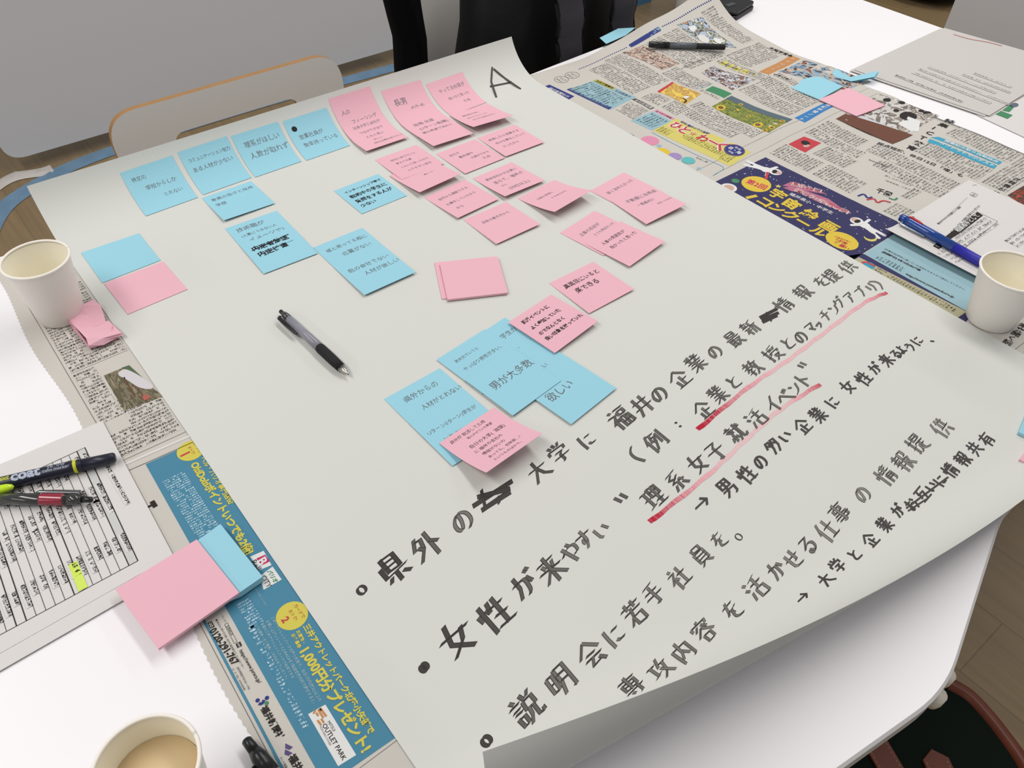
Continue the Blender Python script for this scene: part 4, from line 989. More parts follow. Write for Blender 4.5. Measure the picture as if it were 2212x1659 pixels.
nq([(0.0751,0.4574),(0.0877,0.4557),(0.0865,0.4375),(0.0754,0.4396)], WHITEP, L2); nq([(0.0788,0.4521),(0.0869,0.4510),(0.0870,0.4420),(0.0792,0.4427)], MAGENTA, L3)
wt('B', [(0.0818,0.4498),(0.0820,0.4429)], WHITEP, L4, .03); wt('Bell', [(0.0754,0.4523),(0.0756,0.4400)], INK)
nq([(0.0730,0.4337),(0.0865,0.4357),(0.0867,0.4188),(0.0695,0.4191)], WHITEP, L2); wt('バリオ', [(0.0817,0.4341),(0.0817,0.4192)], GREENP, L3, .03); wt('CITY', [(0.0754,0.4324),(0.0752,0.4185)], INK, L3)
wt('カード2倍になります。', [(0.0646,0.4256),(0.0643,0.4030)], LBLUE)
nq([(.0445, .420), (.056, .420), (.056, .392), (.0445, .392)], TXT_B, L2, 1, 1, (.0022, .0030))
wt('三井アウトレットパーク北陸小矢部で', [(0.0822,0.3670),(0.0786,0.2547)], YL_, bold=.04)
wt('お買物・', [(0.0745,0.3665),(0.0732,0.3528)], YL_, bold=.03); wt('お食事券', [(0.0697,0.3663),(0.0685,0.3512)], YL_, bold=.03)
wt('1,000円分プレゼント!', [(0.0708,0.3499),(0.0688,0.2461)], YL_, bold=.045)
for s, q in (('三井アウトレットパーク北陸小矢部で、当日1万円(税込)以上の', [(0.0634,0.3909),(0.0599,0.3011)]), ('お買い上げレシートとJURACAを1階総合案内所で提示すると、', [(0.0585,0.3905),(0.0553,0.3023)]), ('全国の三井アウトレットパークで利用できる', [(0.0540,0.3913),(0.0520,0.3313)]), ('「お買物・お食事券」1千円分をプレゼント。', [(0.0492,0.3915),(0.0479,0.3336)])):
    wt(s, q, LBLUE, L3, .015)
q = [(0.0428,0.3941),(0.0478,0.3939),(0.0434,0.2896),(0.0388,0.2905)]; nq(q, TXT_B, L2, 1, 1, (.0021, .0034))
nq([(0.0471,0.2981),(0.0615,0.2965),(0.0606,0.2482),(0.0458,0.2495)], WHITEP, L2)
wt('MITSUI', [(0.0569,0.2835),(0.0568,0.2741)], INK); wt('OUTLET PARK', [(0.0531,0.2838),(0.0522,0.2506)], INK, L3, .012); wt('HOKURIKU OYABE', [(0.0500,0.2840),(0.0491,0.2664)], GREY_INK)
for q in ([(0.0569,0.2964),(0.0574,0.2877)], [(0.0562,0.2965),(0.0564,0.2940)], [(0.0550,0.2965),(0.0551,0.2881)], [(0.0526,0.2952),(0.0527,0.2918)], [(0.0506,0.2894),(0.0509,0.2841)], [(0.0534,0.2886),(0.0535,0.2844)], [(0.0534,0.2973),(0.0505,0.2959)]): path(mb, q, .0016, R, ORANGE, L3)
# the white contact column of the advertisement
wt('くわしくは', [(0.0306,0.4194),(0.0306,0.4112)], INK); path(mb, [(0.0313,0.4096),(0.0302,0.3885),(0.0277,0.3884),(0.0287,0.4094),(0.0313,0.4096)], .0004, R, GREY_INK); wt('JURACA', [(0.0300,0.4068),(0.0297,0.3963)], INK)
nq([(0.0284,0.3873),(0.0323,0.3869),(0.0319,0.3825),(0.0280,0.3830)], INK, L2); wt('検索', [(0.0301,0.3865),(0.0300,0.3829)], WHITEP)
wt('https://www.juraca.jp/', [(0.0294,0.3798),(0.0293,0.3443)], INK, L3, .01)
wt('0120-291-767', [(0.0190,0.4117),(0.0212,0.3710)], INK, L3, .03, 1.15); nq([(0.0179,0.4195),(0.0214,0.4190),(0.0214,0.4125),(0.0179,0.4130)], INK, L2); wt('OO', [(0.0195,0.4183),(0.0197,0.4133)], WHITEP, L3, .03)
wt('●JURACAに関するお問い合わせ/福井銀行クレジットセンター', [(0.0252,0.4182),(0.0243,0.3640)], INK); wt('[受付時間]平日9:00〜17:00', [(0.0208,0.3677),(0.0202,0.3447)], INK); wt('(土・日・祝日・年末年始休業)', [(0.0174,0.3690),(0.0170,0.3462)], INK)
wt('〒', [(0.0269,0.5726),(0.0271,0.5628)], INK, L3, .06)
lg = [(0.0212,0.3324),(0.0279,0.3297),(0.0258,0.3260)]
for c, m in zip(lg, (NAVY2, NAVY2, GREENP)): disc(mb, c, .0017, R, m, L2, 12)
path(mb, smooth([(0.0208,0.3295),(0.0218,0.3283),(0.0237,0.3282),(0.0253,0.3297)], 5), .0024, R, NAVY2, L2)
wt('福井新聞社', [(0.0225,0.3249),(0.0222,0.2933)], INK, L3, .03)
poly(mb, [(0.0228,0.2889),(0.0260,0.2829),(0.0228,0.2828),(0.0210,0.2858)], R, PURPLE, L2); poly(mb, [(0.0206,0.2850),(0.0237,0.2792),(0.0202,0.2793),(0.0185,0.2821)], R, PURPLE, L2)
wt('福井銀行', [(0.0220,0.2782),(0.0223,0.2508)], INK, L3, .03); wt('カード事業', [(0.0153,0.2822),(0.0151,0.2722)], INK)
tag(mb.build('newspaper', origin=(.2, .6, TH)), 'newspaper with a blue shopping advertisement, sticking out under the sheet by the coloured pads', 'newspaper')

# ------------------------------------------------------------ printed documents
def lines_of(mb, a, b, n, step, M, m, w=.0004, e=L2): 
    for i in range(n): line(mb, (a[0] + step[0] * i, a[1] + step[1] * i), (b[0] + step[0] * i, b[1] + step[1] * i), w, M, m, e)
def sheet(mb, q, z, m=None, th=.0003):
    q = [tuple(p) for p in q]
    a = sum(q[i][0] * q[(i + 1) % len(q)][1] - q[(i + 1) % len(q)][0] * q[i][1] for i in range(len(q)))
    prism(mb, q if a > 0 else q[::-1], z, z + th, m or OFFICE)
# the table of names under the pens
mb = MB()
sheet(mb, [(-.27, .4935), (.0215, .500), (.028, .7015), (-.27, .712)], TH + .0022)
DZ = TH + .00255; R = flat_map(DZ)
for i in range(34):
    x = .0020 - i * .0079
    line(mb, (x - .0005, .6755), (x - .0075, .5135), .00085 if i % 6 in (0, 1) and i < 14 or i % 6 == 1 else .0004, R, INK, L2)
for (ya, xa, xb_) in ((.6755, .002, -.26), (.5135, -.0053, -.267)): line(mb, (xa, ya), (xb_, ya), .0005, R, INK, L2)
poly(mb, [(.002, .6755), (-.0058, .6755), (-.0131, .5135), (-.0055, .5135)], R, mat('grey_header_row', '#c3c2bf', .7), L1)
for ya, yb_ in ((.668, .641), (.622, .600), (.603, .578), (.551, .524)):
    for i in range(26):
        x = .0008 - i * .0079 - (.675 - ya) * .043
        l = (ya - yb_) * random.uniform(.55, 1.0)
        nq([(x, ya), (x, ya - l), (x - .0056, ya - l), (x - .0056, ya)], TXT_WD, L2, 1, 1, (.0028, .0056))
nq([(.0125, .655), (.0125, .655 - .075), (.0075, .58), (.0075, .655)], TXT_WD, L2, 1, 1, (.0034, .005))
poly(mb, [(-.0478, .5465), (-.0555, .5465), (-.057, .5142), (-.0492, .5142)], R, NEON, L3)
nq([(-.049, .5455), (-.049, .531), (-.0546, .531), (-.0546, .5455)], small_print('highlighted_print', '#cbe060', '#343820', .56, .3, .05), L4, 1, 1, (.0028, .0056))
tag(mb.build('document_sheet', origin=(-.1, .6, DZ)), 'printed name table with a yellow-green highlighted cell, under two dark pens', 'document')
mb = MB(); sheet(mb, [(-.30, .478), (.005, .484), (.012, .69), (-.30, .695)], TH + .0018)
tag(mb.build('document_sheet', origin=(-.15, .58, TH + .0018)), 'plain sheet peeking out beneath the printed name table', 'document')

# the form under the four-colour pen
def lifted(q, zs, n=10):
    q = [Vector(p) for p in q]
    def M(s, t, e=0):
        p = (q[0] * (1 - s) + q[1] * s) * (1 - t) + (q[3] * (1 - s) + q[2] * s) * t
        z = TH + .0032 + news_height(p[0], p[1]) * .8 + .012 * max(0, (t - .82) / .18) ** 2 * (1 - .5 * s) * 0 + zs * max(0, (.16 - s) / .16) ** 2
        return (p[0], p[1], z + e)
    return M
FQ = [(.979, .3985), (.979, .085), (1.196, .085), (1.198, .4000)]
mb = MB()
FM = lambda x, y, e=0: (x, y, TH + .0062 + .007 * max(0, (1.012 - x) / .04) ** 2 + e)
quad(mb, FQ, FM, OFFICE, 0, 12, 12); quad(mb, FQ, FM, OFFICE, -.0003, 12, 12)
R = FM
def ft(s, q, m=INK, bold=0): text(mb, s, q[0], q[1], R, m, L3, bold)
# text on the form runs towards +x
q4 = [(1.1265,0.3474),(1.1245,0.3373),(0.9999,0.3309),(1.0001,0.3399)]
nq([q4[3], q4[0], q4[1], q4[2]], INK, L1); ft('相談相手として', [(1.0585,0.3397),(1.1193,0.3427)], WHITEP, .02); ft('信頼する', [(1.0036,0.3359),(1.0292,0.3376)], WHITEP, .02)
path(mb, [(1.1265,0.3474),(1.1266,0.3172),(0.9991,0.3097),(1.0001,0.3399)], .0005, R, INK)
for i in range(3):
    yy = .334 - i * .0085
    nq([(1.005, yy), (1.122, yy), (1.122, yy - .0055), (1.005, yy - .0055)], TXT_W, L2, 1, 1, (.0045, .0085))
ft('貴社のアドバイスが企業にとって重要!', [(1.0533,0.3644),(1.1195,0.3688)], INK, .01); ft('インターンでは、仕事観に影響すると思うか?', [(1.0493,0.3426),(1.1436,0.3535)], INK)
poly(mb, rounded([(1.1591,0.3780),(1.1699,0.3790),(1.1700,0.3697),(1.1593,0.3687)], .002, 3), R, GREY_INK, L1); poly(mb, rounded([(1.1597,0.3775),(1.1682,0.3780),(1.1692,0.3703),(1.1604,0.3693)], .002, 3), R, OFFICE, L2); ft('図表3', [(1.1589,0.3735),(1.1691,0.3735)], GREY_INK)
line(mb, [(1.0636,0.3650)][0], [(1.1501,0.3757)][0], .0022, R, mat('grey_rule', '#bdb9b6', .7), L1)
ft('メモ', [(1.1859,0.3888),(1.1927,0.3853)], GREY_INK)
for a, b, c, d in ((1.09, 1.17, .288, .268), (1.0, 1.18, .255, .215), (1.0, 1.18, .205, .12)):
    nq([(a, c), (b, c), (b, d), (a, d)], TXT_W, L2, 1, 1, (.004, .0075))
nq([(.985, .326), (1.008, .326), (1.008, .300), (.985, .300)], TXT_W, L2, 1, 1, (.004, .008))
tag(mb.build('document_sheet', origin=(1.09, .24, TH + .004)), 'white survey form with a black-headed box, under the blue pen', 'document')

# stack of papers at the far table edge
TXT_G = small_print('grey_sheet_print', '#c4bfbb', '#77706f', .45, .45); TXT_GD = small_print('grey_sheet_bold_print', '#c4bfbb', '#454042', .56, .35, .05)
mb = MB(); R = flat_map(TH + .0040)
GPAPER = mat('grey_recycled_paper', '#c4bfbb', .75, .2)
for k, (dx, dy) in enumerate(((.006, -.005), (-.003, .002), (.004, -.002))):
    sheet(mb, [(1.384 + dx, .733 + dy), (1.416 + dx, .491 + dy), (1.735 + dx, .503 + dy), (1.696 + dx, .739 + dy)], TH + .0014 + .0009 * k, GPAPER)
for i, (a, l) in enumerate(((.672, .13), (.66, .15), (.66, .17), (.655, .13), (.60, .09), (.59, .07))):
    x = 1.445 + i * .022 if i else 1.432
    nq([(x, a), (x, a - l), (x - .0075, a - l), (x - .0075, a)], TXT_G if i else TXT_GD, L1, 1, 1, (.005, .0075))
path(mb, smooth([(1.6838,0.7081),(1.6889,0.6769),(1.7037,0.6471),(1.7091,0.6218)], 5), .0024, R, mat('red_pencil', '#c98a86', .7), L2)
tag(mb.build('paper_stack', origin=(1.55, .6, TH)), 'pile of grey-white printed papers at the far table edge', 'papers')
mb = MB(); R = flat_map(TH + .0015)
sheet(mb, [(1.395, .36), (1.62, .38), (1.62, .505), (1.41, .505)], TH + .0010)
nq([(1.4378,0.4866),(1.4566,0.4870),(1.4581,0.4674),(1.4385,0.4659)], GREENP, L2); nq([(1.4601,0.4864),(1.4894,0.4896),(1.4876,0.4804),(1.4649,0.4766)], GREENP, L2); disc(mb, [(1.4958,0.4848)][0], .010, R, mat('printed_slate', '#56616e', .7), L2, ry=.006)
path(mb, [(1.5026,0.4924),(1.5182,0.4915),(1.5441,0.4917)], .001, R, GREY_INK, L2)
tag(mb.build('document_sheet', origin=(1.5, .45, TH)), 'leaflet with green printing half hidden under the far pile of papers', 'document')

# ------------------------------------------------------------ loose notes and pads off the sheet
pad('sticky_note_pad', [(0.0472,0.4963),(0.0684,0.5002),(0.0738,0.4258),(0.0508,0.4236),(0.0216,0.4297),(0.0237,0.4887)], TH + .0026, TH + .0096, NOTE_BLUE, 'thick blue note pad half under the big pink pad, on the shopping advertisement', group='note pads beside the name table')
pad('sticky_note_pad', [(-0.0310,0.4893),(0.0442,0.4949),(0.0506,0.4216),(-0.0229,0.4145)], TH + .0098, TH + .0128, NOTE_PINK, 'big blank pink note pad lying on the blue one beside the name table', group='note pads beside the name table')
NB = mat('blue_note_paper', '#8cc6da')
pad('sticky_note', [(1.3122,0.7752),(1.3127,0.7013),(1.2372,0.6954),(1.2332,0.7716)], TH + .0035, TH + .0045, NOTE_BLUE, 'blank blue sticky note lying on the children picture in the newspaper', group='loose notes on the newspaper')
pad('sticky_note_pad', [(1.3118,0.6900),(1.3055,0.6131),(1.2336,0.6199),(1.2333,0.6942)], TH + .0050, TH + .0064, NOTE_PINK, 'blank pink pad lying on the classroom picture in the newspaper', group='loose notes on the newspaper')
mb = MB()
fa = [(1.372, .755), (1.345, .757), (1.372, .692), (1.400, .690)]
pts = [(1.338, .756, .004), (1.352, .735, .0045), (1.372, .705, .012)]
A_ = [(1.3323,0.7394),(1.3519,0.7485),(1.3489,0.7132),(1.3894,0.6855),(1.3694,0.6796),(1.3420,0.7045)]
v = [(A_[0][0], A_[0][1], TH + .004), (A_[1][0], A_[1][1], TH + .010), (A_[2][0], A_[2][1], TH + .007), (A_[3][0], A_[3][1], TH + .018), (A_[4][0], A_[4][1], TH + .014), (A_[5][0], A_[5][1], TH + .004)]
mb.add(v, [(0, 1, 2, 5), (5, 2, 3, 4)], NOTE_BLUE)
mb.add([(x + .002, y - .001, z - .0028) for x, y, z in v], [(0, 1, 2, 5), (5, 2, 3, 4)], NOTE_BLUE)
tag(mb.build('sticky_note', origin=(1.37, .73, TH + .004)), 'folded blue sticky note, bent open beside the far pile of papers', 'sticky note', 'loose notes on the newspaper')
mb = MB()
A_ = [(1.0934,1.0908),(1.1489,1.0984),(1.1787,1.0820),(1.1458,1.0736),(1.0952,1.0737)]
B_ = [(1.1231,1.0838),(1.1585,1.0900)]
zz = [TH + .014, TH + .016, TH + .016, TH + .012, TH + .008]
mb.add([(p[0], p[1], z) for p, z in zip(A_, zz)] + [(p[0], p[1], z - .0004) for p, z in zip(A_, zz)], [(0, 1, 2, 3, 4), (9, 8, 7, 6, 5)], NOTE_BLUE)
a_, b_ = A_[0], A_[4]
R = lambda x, y, e=0: (x, y, TH + .0135 + e)
tag(mb.build('sticky_note', origin=(1.13, 1.13, TH + .012)), 'blue sticky note caught under the far newspaper edge, sticking out over the backpack', 'sticky note', 'loose notes on the newspaper')
# two notes at the edge of the sheet, mostly out of the picture
for q, col, nm, z in (([(0.7720,0.1019),(0.8116,0.1122),(0.8232,0.0837),(0.7781,0.0755)], NOTE_BLUE, 'blue sticky note just entering the picture at its edge, past the marker lettering', .004), ([(0.7362,0.0828),(0.7639,0.0854),(0.7678,0.0575),(0.7372,0.0557)], NOTE_PINK, 'pink sticky note just entering the picture at its edge, past the marker lettering', .005)):
    pad('sticky_note', q, SH + .0004, SH + z, col, nm)

# the crumpled pink note beside the cup
def sheet_strip(mb, rows, m):
    n = len(rows[0])
    mb.add([p for r in rows for p in r], [(j * n + i, j * n + i + 1, (j + 1) * n + i + 1, (j + 1) * n + i) for j in range(len(rows) - 1) for i in range(n - 1)], m)
mb = MB()
def cz(q, zs):
    return [(p[0], p[1], TH + .001 + z) for p, z in zip(q, zs)]
r0 = cz([(0.0505,0.8879),(0.0689,0.8875),(0.0861,0.8905)], (.010, .013, .012))
r1 = cz([(0.0512,0.8733),(0.0723,0.8729),(0.0896,0.8777)], (.008, .007, .010))
r2 = cz([(0.0532,0.8573),(0.0690,0.8523),(0.0848,0.8505)], (.010, .004, .006))
r3 = cz([(0.0564,0.8262),(0.0729,0.8365),(0.0867,0.8412)], (.012, .013, .012))
r4 = cz([(0.0548,0.8174),(0.0718,0.8171),(0.0915,0.8149)], (.008, .0105, .009))
r5 = cz([(0.0545,0.8187),(0.0693,0.8132),(0.0868,0.8165)], (.003, .004, .004))
sheet_strip(mb, [r0, r1, r2], NOTE_PINK); sheet_strip(mb, [r2, r3, r4], NOTE_PINK); sheet_strip(mb, [r4, r5], NOTE_PINK)
low = [[(x + .0015, y - .001, z - .003) for x, y, z in r] for r in (r3, r4)]
sheet_strip(mb, low, NOTE_PINK)
sheet_strip(mb, [cz([(0.0491,0.8855),(0.0526,0.8702)], (.0, .0)) + [r5[0]], [r0[0], r2[0], r4[0]]], NOTE_PINK)
f1 = cz([(0.0624,0.8158),(0.0723,0.8330),(0.0871,0.8298),(0.0822,0.8204)], (.008, .013, .013, .010)); mb.add(f1, [(0, 1, 2, 3)], NOTE_PINK)
q0 = cz([(0.0492,0.8883),(0.0547,0.8213),(0.0871,0.8191),(0.0855,0.8572)], (0, 0, 0, 0)); mb.add(q0, [(0, 1, 2, 3)], NOTE_PINK)
tag(mb.build('crumpled_note', origin=(.06, .86, TH + .001)), 'crumpled and folded pink note between the paper cup and the sheet', 'sticky note')

# ------------------------------------------------------------ paper cups
CUPM = mat('white_cup_paper', '#e8e2da', .55, .3, noise=(6, .05))
CUPIN = mat('coated_cup_inside', '#f4eedb', .4, .4)
def cup(c, h, rt, rb, label, tea=None, z0=TH + .0012):
    t = thing('paper_cup', (c[0], c[1], z0), label, 'cup', 'paper cups on the table')
    M = Matrix.Translation((c[0], c[1], z0))
    m = MB(); lathe(m, [(rb * .93, .004), (rb * .97, .0), (rb, .0015), (rb + (rt - rb) * .5, h * .5), (rt, h - .002)], CUPM, M, 56, cap=False); m.build('cup_wall', t, True)
    m = MB(); lathe(m, [(rt - .0006, h - .003), (rb + (rt - rb) * .5 - .0006, h * .5), (rb - .0006, .0055), (.001, .005)], CUPIN, M, 56, cap=False); m.build('cup_lining', t, True)
    m = MB()
    tube(m, [(c[0] + rt * math.cos(a * PI / 30), c[1] + rt * math.sin(a * PI / 30), z0 + h - .0012) for a in range(61)], .00155, mat('cup_rim_paper', '#efe8de', .5), 8); m.build('rolled_rim', t, True)
    if tea:
        m = MB(); k = tea / h; rr = rb + (rt - rb) * k - .0008
        lathe(m, [(.0005, tea), (rr, tea), (rr, tea - .001)], mat('pale_tea', '#dcc39a', .25, .5), M, 40, cap=False); m.build('tea', t, True)
    return t
cup((.0495, .9007), .082, .0355, .0255, 'paper cup on the newspaper corner beside the crumpled pink note')
cup((.927, .2175), .073, .0385, .0275, 'paper cup by the survey form and the blue pen', z0=TH + .0012)
cup((-.0577, .2926), .086, .0335, .0245, 'paper cup with pale tea at the near table edge', tea=.06, z0=TH)

# ------------------------------------------------------------ pens
BLK = mat('black_plastic', '#141416', .3, .5)
BLKR = mat('black_rubber', '#1b1b1d', .65, .3)
CLEAR = mat('clear_plastic', '#b9b7c2', .15, .5, trans=.55)
SMOKE = mat('smoky_plastic', '#3d3c3c', .12, .5, trans=.25, coat=.5)
CHROME = mat('pen_metal', '#b9b4aa', .22, .5, metal=1)
BLUEPL = mat('blue_clear_plastic', '#0c3f8e', .1, .6, coat=.6)
BLUEGR = mat('blue_rubber_grip', '#26249a', .45, .4)
REDPL = mat('red_plastic', '#b51220', .2, .5)
GRNPL = mat('green_plastic', '#2b7b5c', .2, .5)
def pen(label, a, b, z, parts, clip=None, group=None):
    """parts: (name, material, [(distance along, radius)...]) from end a to end b"""
    A = Vector((a[0], a[1], z)); B = Vector((b[0], b[1], z))
    F = frame_of(A, B)
    t = thing('ballpoint_pen', A, label, 'pen', group)
    for nm, m_, prof in parts:
        m = MB(); lathe(m, [(r, l) for l, r in prof], m_, F, 24); m.build(nm, t, True)
    if clip:
        nm, m_, l0, l1, off, ang, w, th = clip
        m = MB()
        ax = (B - A).normalized(); sd = ax.cross(Vector((0, 0, 1))); d = sd * math.cos(ang) + Vector((0, 0, 1)) * math.sin(ang)
        tube(m, [A + ax * l0 + d * off[0], A + ax * (l0 + .003) + d * off[1], A + ax * ((l0 + l1) / 2) + d * off[2], A + ax * (l1 - .003) + d * off[3], A + ax * l1 + d * off[4]], [w * .7, w, w, w * .8, w * .4], m_, 10, th)
        m.build(nm, t, True)
    return t
# clear pen in the middle of the sheet
a, b = [(0.2536,0.7431),(0.2624,0.5998)]
L_ = (Vector(b) - Vector(a)).length
pen('clear ballpoint pen with a black grip lying across the middle of the sheet', a, b, SH + .0062, [
    ('plunger', BLK, [(0, .0018), (.001, .0026), (.010, .0026)]),
    ('collar', SMOKE, [(.008, .0036), (.009, .0043), (.020, .0048)]),
    ('barrel', CLEAR, [(.020, .0049), (.055, .0052), (.086, .0054)]),
    ('ink_tube', mat('pen_refill', '#a5a2ac', .4), [(.022, .0034), (.084, .0034)]),
    ('grip', BLKR, [(.085, .0056), (.088, .0060), (.110, .0060), (L_ - .016, .0054)]),
    ('tip', CHROME, [(L_ - .016, .0050), (L_ - .006, .0028), (L_ - .004, .0014), (L_, .0006)])],
    ('clip', BLK, .009, .050, (.006, .0085, .0085, .0085, .0075), 0.15, .0026, .5))
# black marker on the raised newspaper
a, b = [(1.1413,1.0093),(1.2486,0.9180)]
za = TH + .0006 + news_height(*a) + .0095; zb = TH + .0006 + news_height(*b) + .0095
A = Vector((a[0], a[1], za)); B = Vector((b[0], b[1], zb)); F = frame_of(A, B); L_ = (B - A).length
t = thing('marker_pen', A, 'black marker lying on the rippled newspaper pictures', 'marker')
for nm, m_, p in (('cap', BLK, [(0, .0050), (.001, .0055), (.030, .0058)]), ('barrel', BLKR, [(.030, .0053), (L_ * .5, .0055), (L_ - .001, .0052), (L_, .0045)]), ('printed_band', mat('marker_print', '#6d747c', .4, noise=(900, .9)), [(.038, .00552), (L_ * .62, .00562)])):
    m = MB(); lathe(m, [(r, l) for l, r in p], m_, F, 20); m.build(nm, t, True)
# four-colour pen on the form, running behind the cup
a, b = [(1.0173,0.4019),(1.0072,0.2648)]
L_ = (Vector(b) - Vector(a)).length
ZP = TH + .0128
pen('blue four-colour ballpoint pen lying across the survey form', a, b, ZP, [
    ('cap_end', BLUEPL, [(0, .0035), (.0006, .0052), (.010, .0058)]),
    ('barrel', BLUEPL, [(.010, .0062), (.016, .0066), (.085, .0064)]),
    ('grip', BLUEGR, [(.085, .0065), (.12, .0066), (.130, .0056)]),
    ('tip', BLUEPL, [(.130, .0055), (.145, .0022), (.149, .0010)])])
pp = bpy.data.objects['ballpoint_pen.001']
A = Vector((a[0], a[1], ZP)); ax = (Vector((b[0], b[1], ZP)) - A).normalized(); sd = ax.cross(Vector((0, 0, 1)))
for nm, m_, ang, l0, l1 in (('red_slider', REDPL, 1.65, .011, .034), ('green_slider', GRNPL, 2.7, .011, .030)):
    m = MB(); d = sd * math.cos(ang) + Vector((0, 0, 1)) * math.sin(ang)
    tube(m, [A + ax * l0 + d * .0052, A + ax * (l0 + .004) + d * .0068, A + ax * (l1 - .006) + d * .0066, A + ax * l1 + d * .0054], [.0016, .0019, .0018, .0012], m_, 10); m.build(nm, pp, True)
m = MB(); d = sd * math.cos(2.75) + Vector((0, 0, 1)) * math.sin(2.75); lathe(m, [(.0002, -.002), (.0016, -.0012), (.002, 0), (.0016, .0012), (.0002, .002)], GRNPL, Matrix.Translation(A + ax * .013 + d * .0085), 12); m.build('green_knob', pp, True)
m = MB(); d = sd * math.cos(-.3) + Vector((0, 0, 1)) * math.sin(-.3)
tube(m, [A + ax * .008 + d * .006, A + ax * .009 + d * .0095, A + ax * .02 + d * .0095, A + ax * .045 + d * .0085], [.0022, .0022, .002, .0015], mat('clear_clip', '#a8b4c0', .1, .5, trans=.5), 10, .5); m.build('clip', pp, True)
# highlighter and smoky pen on the name table
a, b = [(0.0209,0.6370),(-0.0772,0.6713)]
dn = (Vector(b) - Vector(a)).normalized()
b = tuple(Vector(a) + dn * .139)
A = Vector((a[0], a[1], TH + .0100)); B = Vector((b[0], b[1], TH + .0100)); F = frame_of(A, B)
t = thing('highlighter_pen', A, 'dark blue twin highlighter with yellow rings on the name table', 'highlighter')
INDIGO = mat('dark_indigo_plastic', '#1e2030', .35, .4)
for nm, m_, p in (('cap', INDIGO, [(0, .0040), (.0015, .0052), (.030, .0060)]), ('barrel', INDIGO, [(.030, .0061), (.044, .0066), (.108, .0066), (.109, .0066)]), ('back_cap', INDIGO, [(.109, .0070), (.138, .0068), (.139, .0060)]),
                  ('ring', NEON, [(.0345, .0062), (.035, .0066), (.037, .00665), (.0375, .0066)]), ('ring', NEON, [(.106, .0066), (.1065, .0071), (.109, .0071), (.1095, .0070)])):
    m = MB(); lathe(m, [(r, l) for l, r in p], mat('yellow_ring', '#c3c622', .5) if nm == 'ring' else m_, F, 24); m.build(nm, t, True)
# lettering wrapped on the barrel
def barrel_text(s, l0, l1, ang, r, m_, parent, bold=0):
    v, f, w = glyphs(s, bold); k = (l1 - l0) / w; m = MB()
    vs = []
    for x, y, _ in v:
        th_ = ang + (y - .36) * abs(k) / r
        vs.append(F @ Vector((r * math.cos(th_), r * math.sin(th_), l0 + x * k)))
    m.add(vs, f, m_); m.build('barrel_print', parent)
PR = mat('pale_print', '#aab2c4', .5)
def up_ang(F_):
    best = max(range(64), key=lambda i: (F_.to_3x3() @ Vector((math.cos(i * PI / 32), math.sin(i * PI / 32), 0)))[2])
    return best * PI / 32
ua = up_ang(F)
barrel_text('coat', .092, .066, ua + .05, .00675, PR, t, .04)
barrel_text('text', .105, .093, ua + .05, .00675, mat('yellow_print', '#a6a832', .5), t, .05)
barrel_text('twin marker', .064, .040, ua - .35, .00675, PR, t)
barrel_text('yellow', .060, .044, ua + .25, .00675, PR, t)
a, b = [(-0.0142,0.5995),(-0.0820,0.6529)]
dn = (Vector(b) - Vector(a)).normalized(); b = tuple(Vector(a) + dn * .142)
pen('smoky black ballpoint pen with a red refill on the name table', a, b, TH + .0095, [
    ('plunger', BLK, [(0, .0020), (.0008, .0028), (.011, .0030)]),
    ('collar', SMOKE, [(.010, .0036), (.016, .0052), (.024, .0056)]),
    ('barrel', SMOKE, [(.024, .0057), (.060, .0058), (.095, .0058)]),
    ('refill_window', mat('red_refill', '#8f2034', .2, coat=.6), [(.026, .00582), (.027, .00588), (.047, .00588), (.048, .0058)]),
    ('grip', BLKR, [(.095, .0060), (.128, .0056)]),
    ('tip', CHROME, [(.128, .0050), (.139, .0016), (.142, .0006)])],
    ('clip', SMOKE, .012, .056, (.005, .0085, .0088, .0088, .0075), PI - .1 if False else .0, .0026, .5))
A = [(-0.0668,0.6575)][0]
m = MB(); F = frame_of((A[0], A[1], TH + .0125), (A[0] - .10, A[1] + .032, TH + .0125))
t = thing('highlighter_pen', (A[0], A[1], TH + .0125), 'bright lime highlighter end between the two dark pens at the picture edge', 'highlighter')
lathe(m, [(.0004, 0), (.0024, .0015), (.0040, .006), (.0048, .016), (.0052, .04)], mat('lime_plastic', '#c2e226', .25, .5, coat=.3), F, 20); m.build('cap', t, True)
m = MB(); lathe(m, [(.0055, .04), (.0058, .042), (.0058, .108), (.005, .11)], mat('lime_barrel', '#b4d428', .35), F, 20); m.build('barrel', t, True)
# black pen entering at the near edge
a, b = [(0.0006,0.3067),(0.0057,0.2635)]
dn = (Vector(b) - Vector(a)).normalized(); b = tuple(Vector(a) + dn * .142)
pen('glossy black ballpoint pen on the newspaper margin at the near edge', a, b, TH + .0075, [
    ('plunger', BLK, [(0, .0030), (.001, .0040), (.0125, .0043)]),
    ('collar', BLK, [(.012, .0048), (.018, .0062), (.034, .0066)]),
    ('barrel', SMOKE, [(.034, .0064), (.10, .0064)]),
    ('grip', BLKR, [(.10, .0066), (.13, .006)]),
    ('tip', CHROME, [(.13, .0055), (.140, .0015), (.142, .0006)])],
    ('clip', BLK, .022, .060, (.006, .0105, .0105, .0100, .008), .1, .0032, .6))

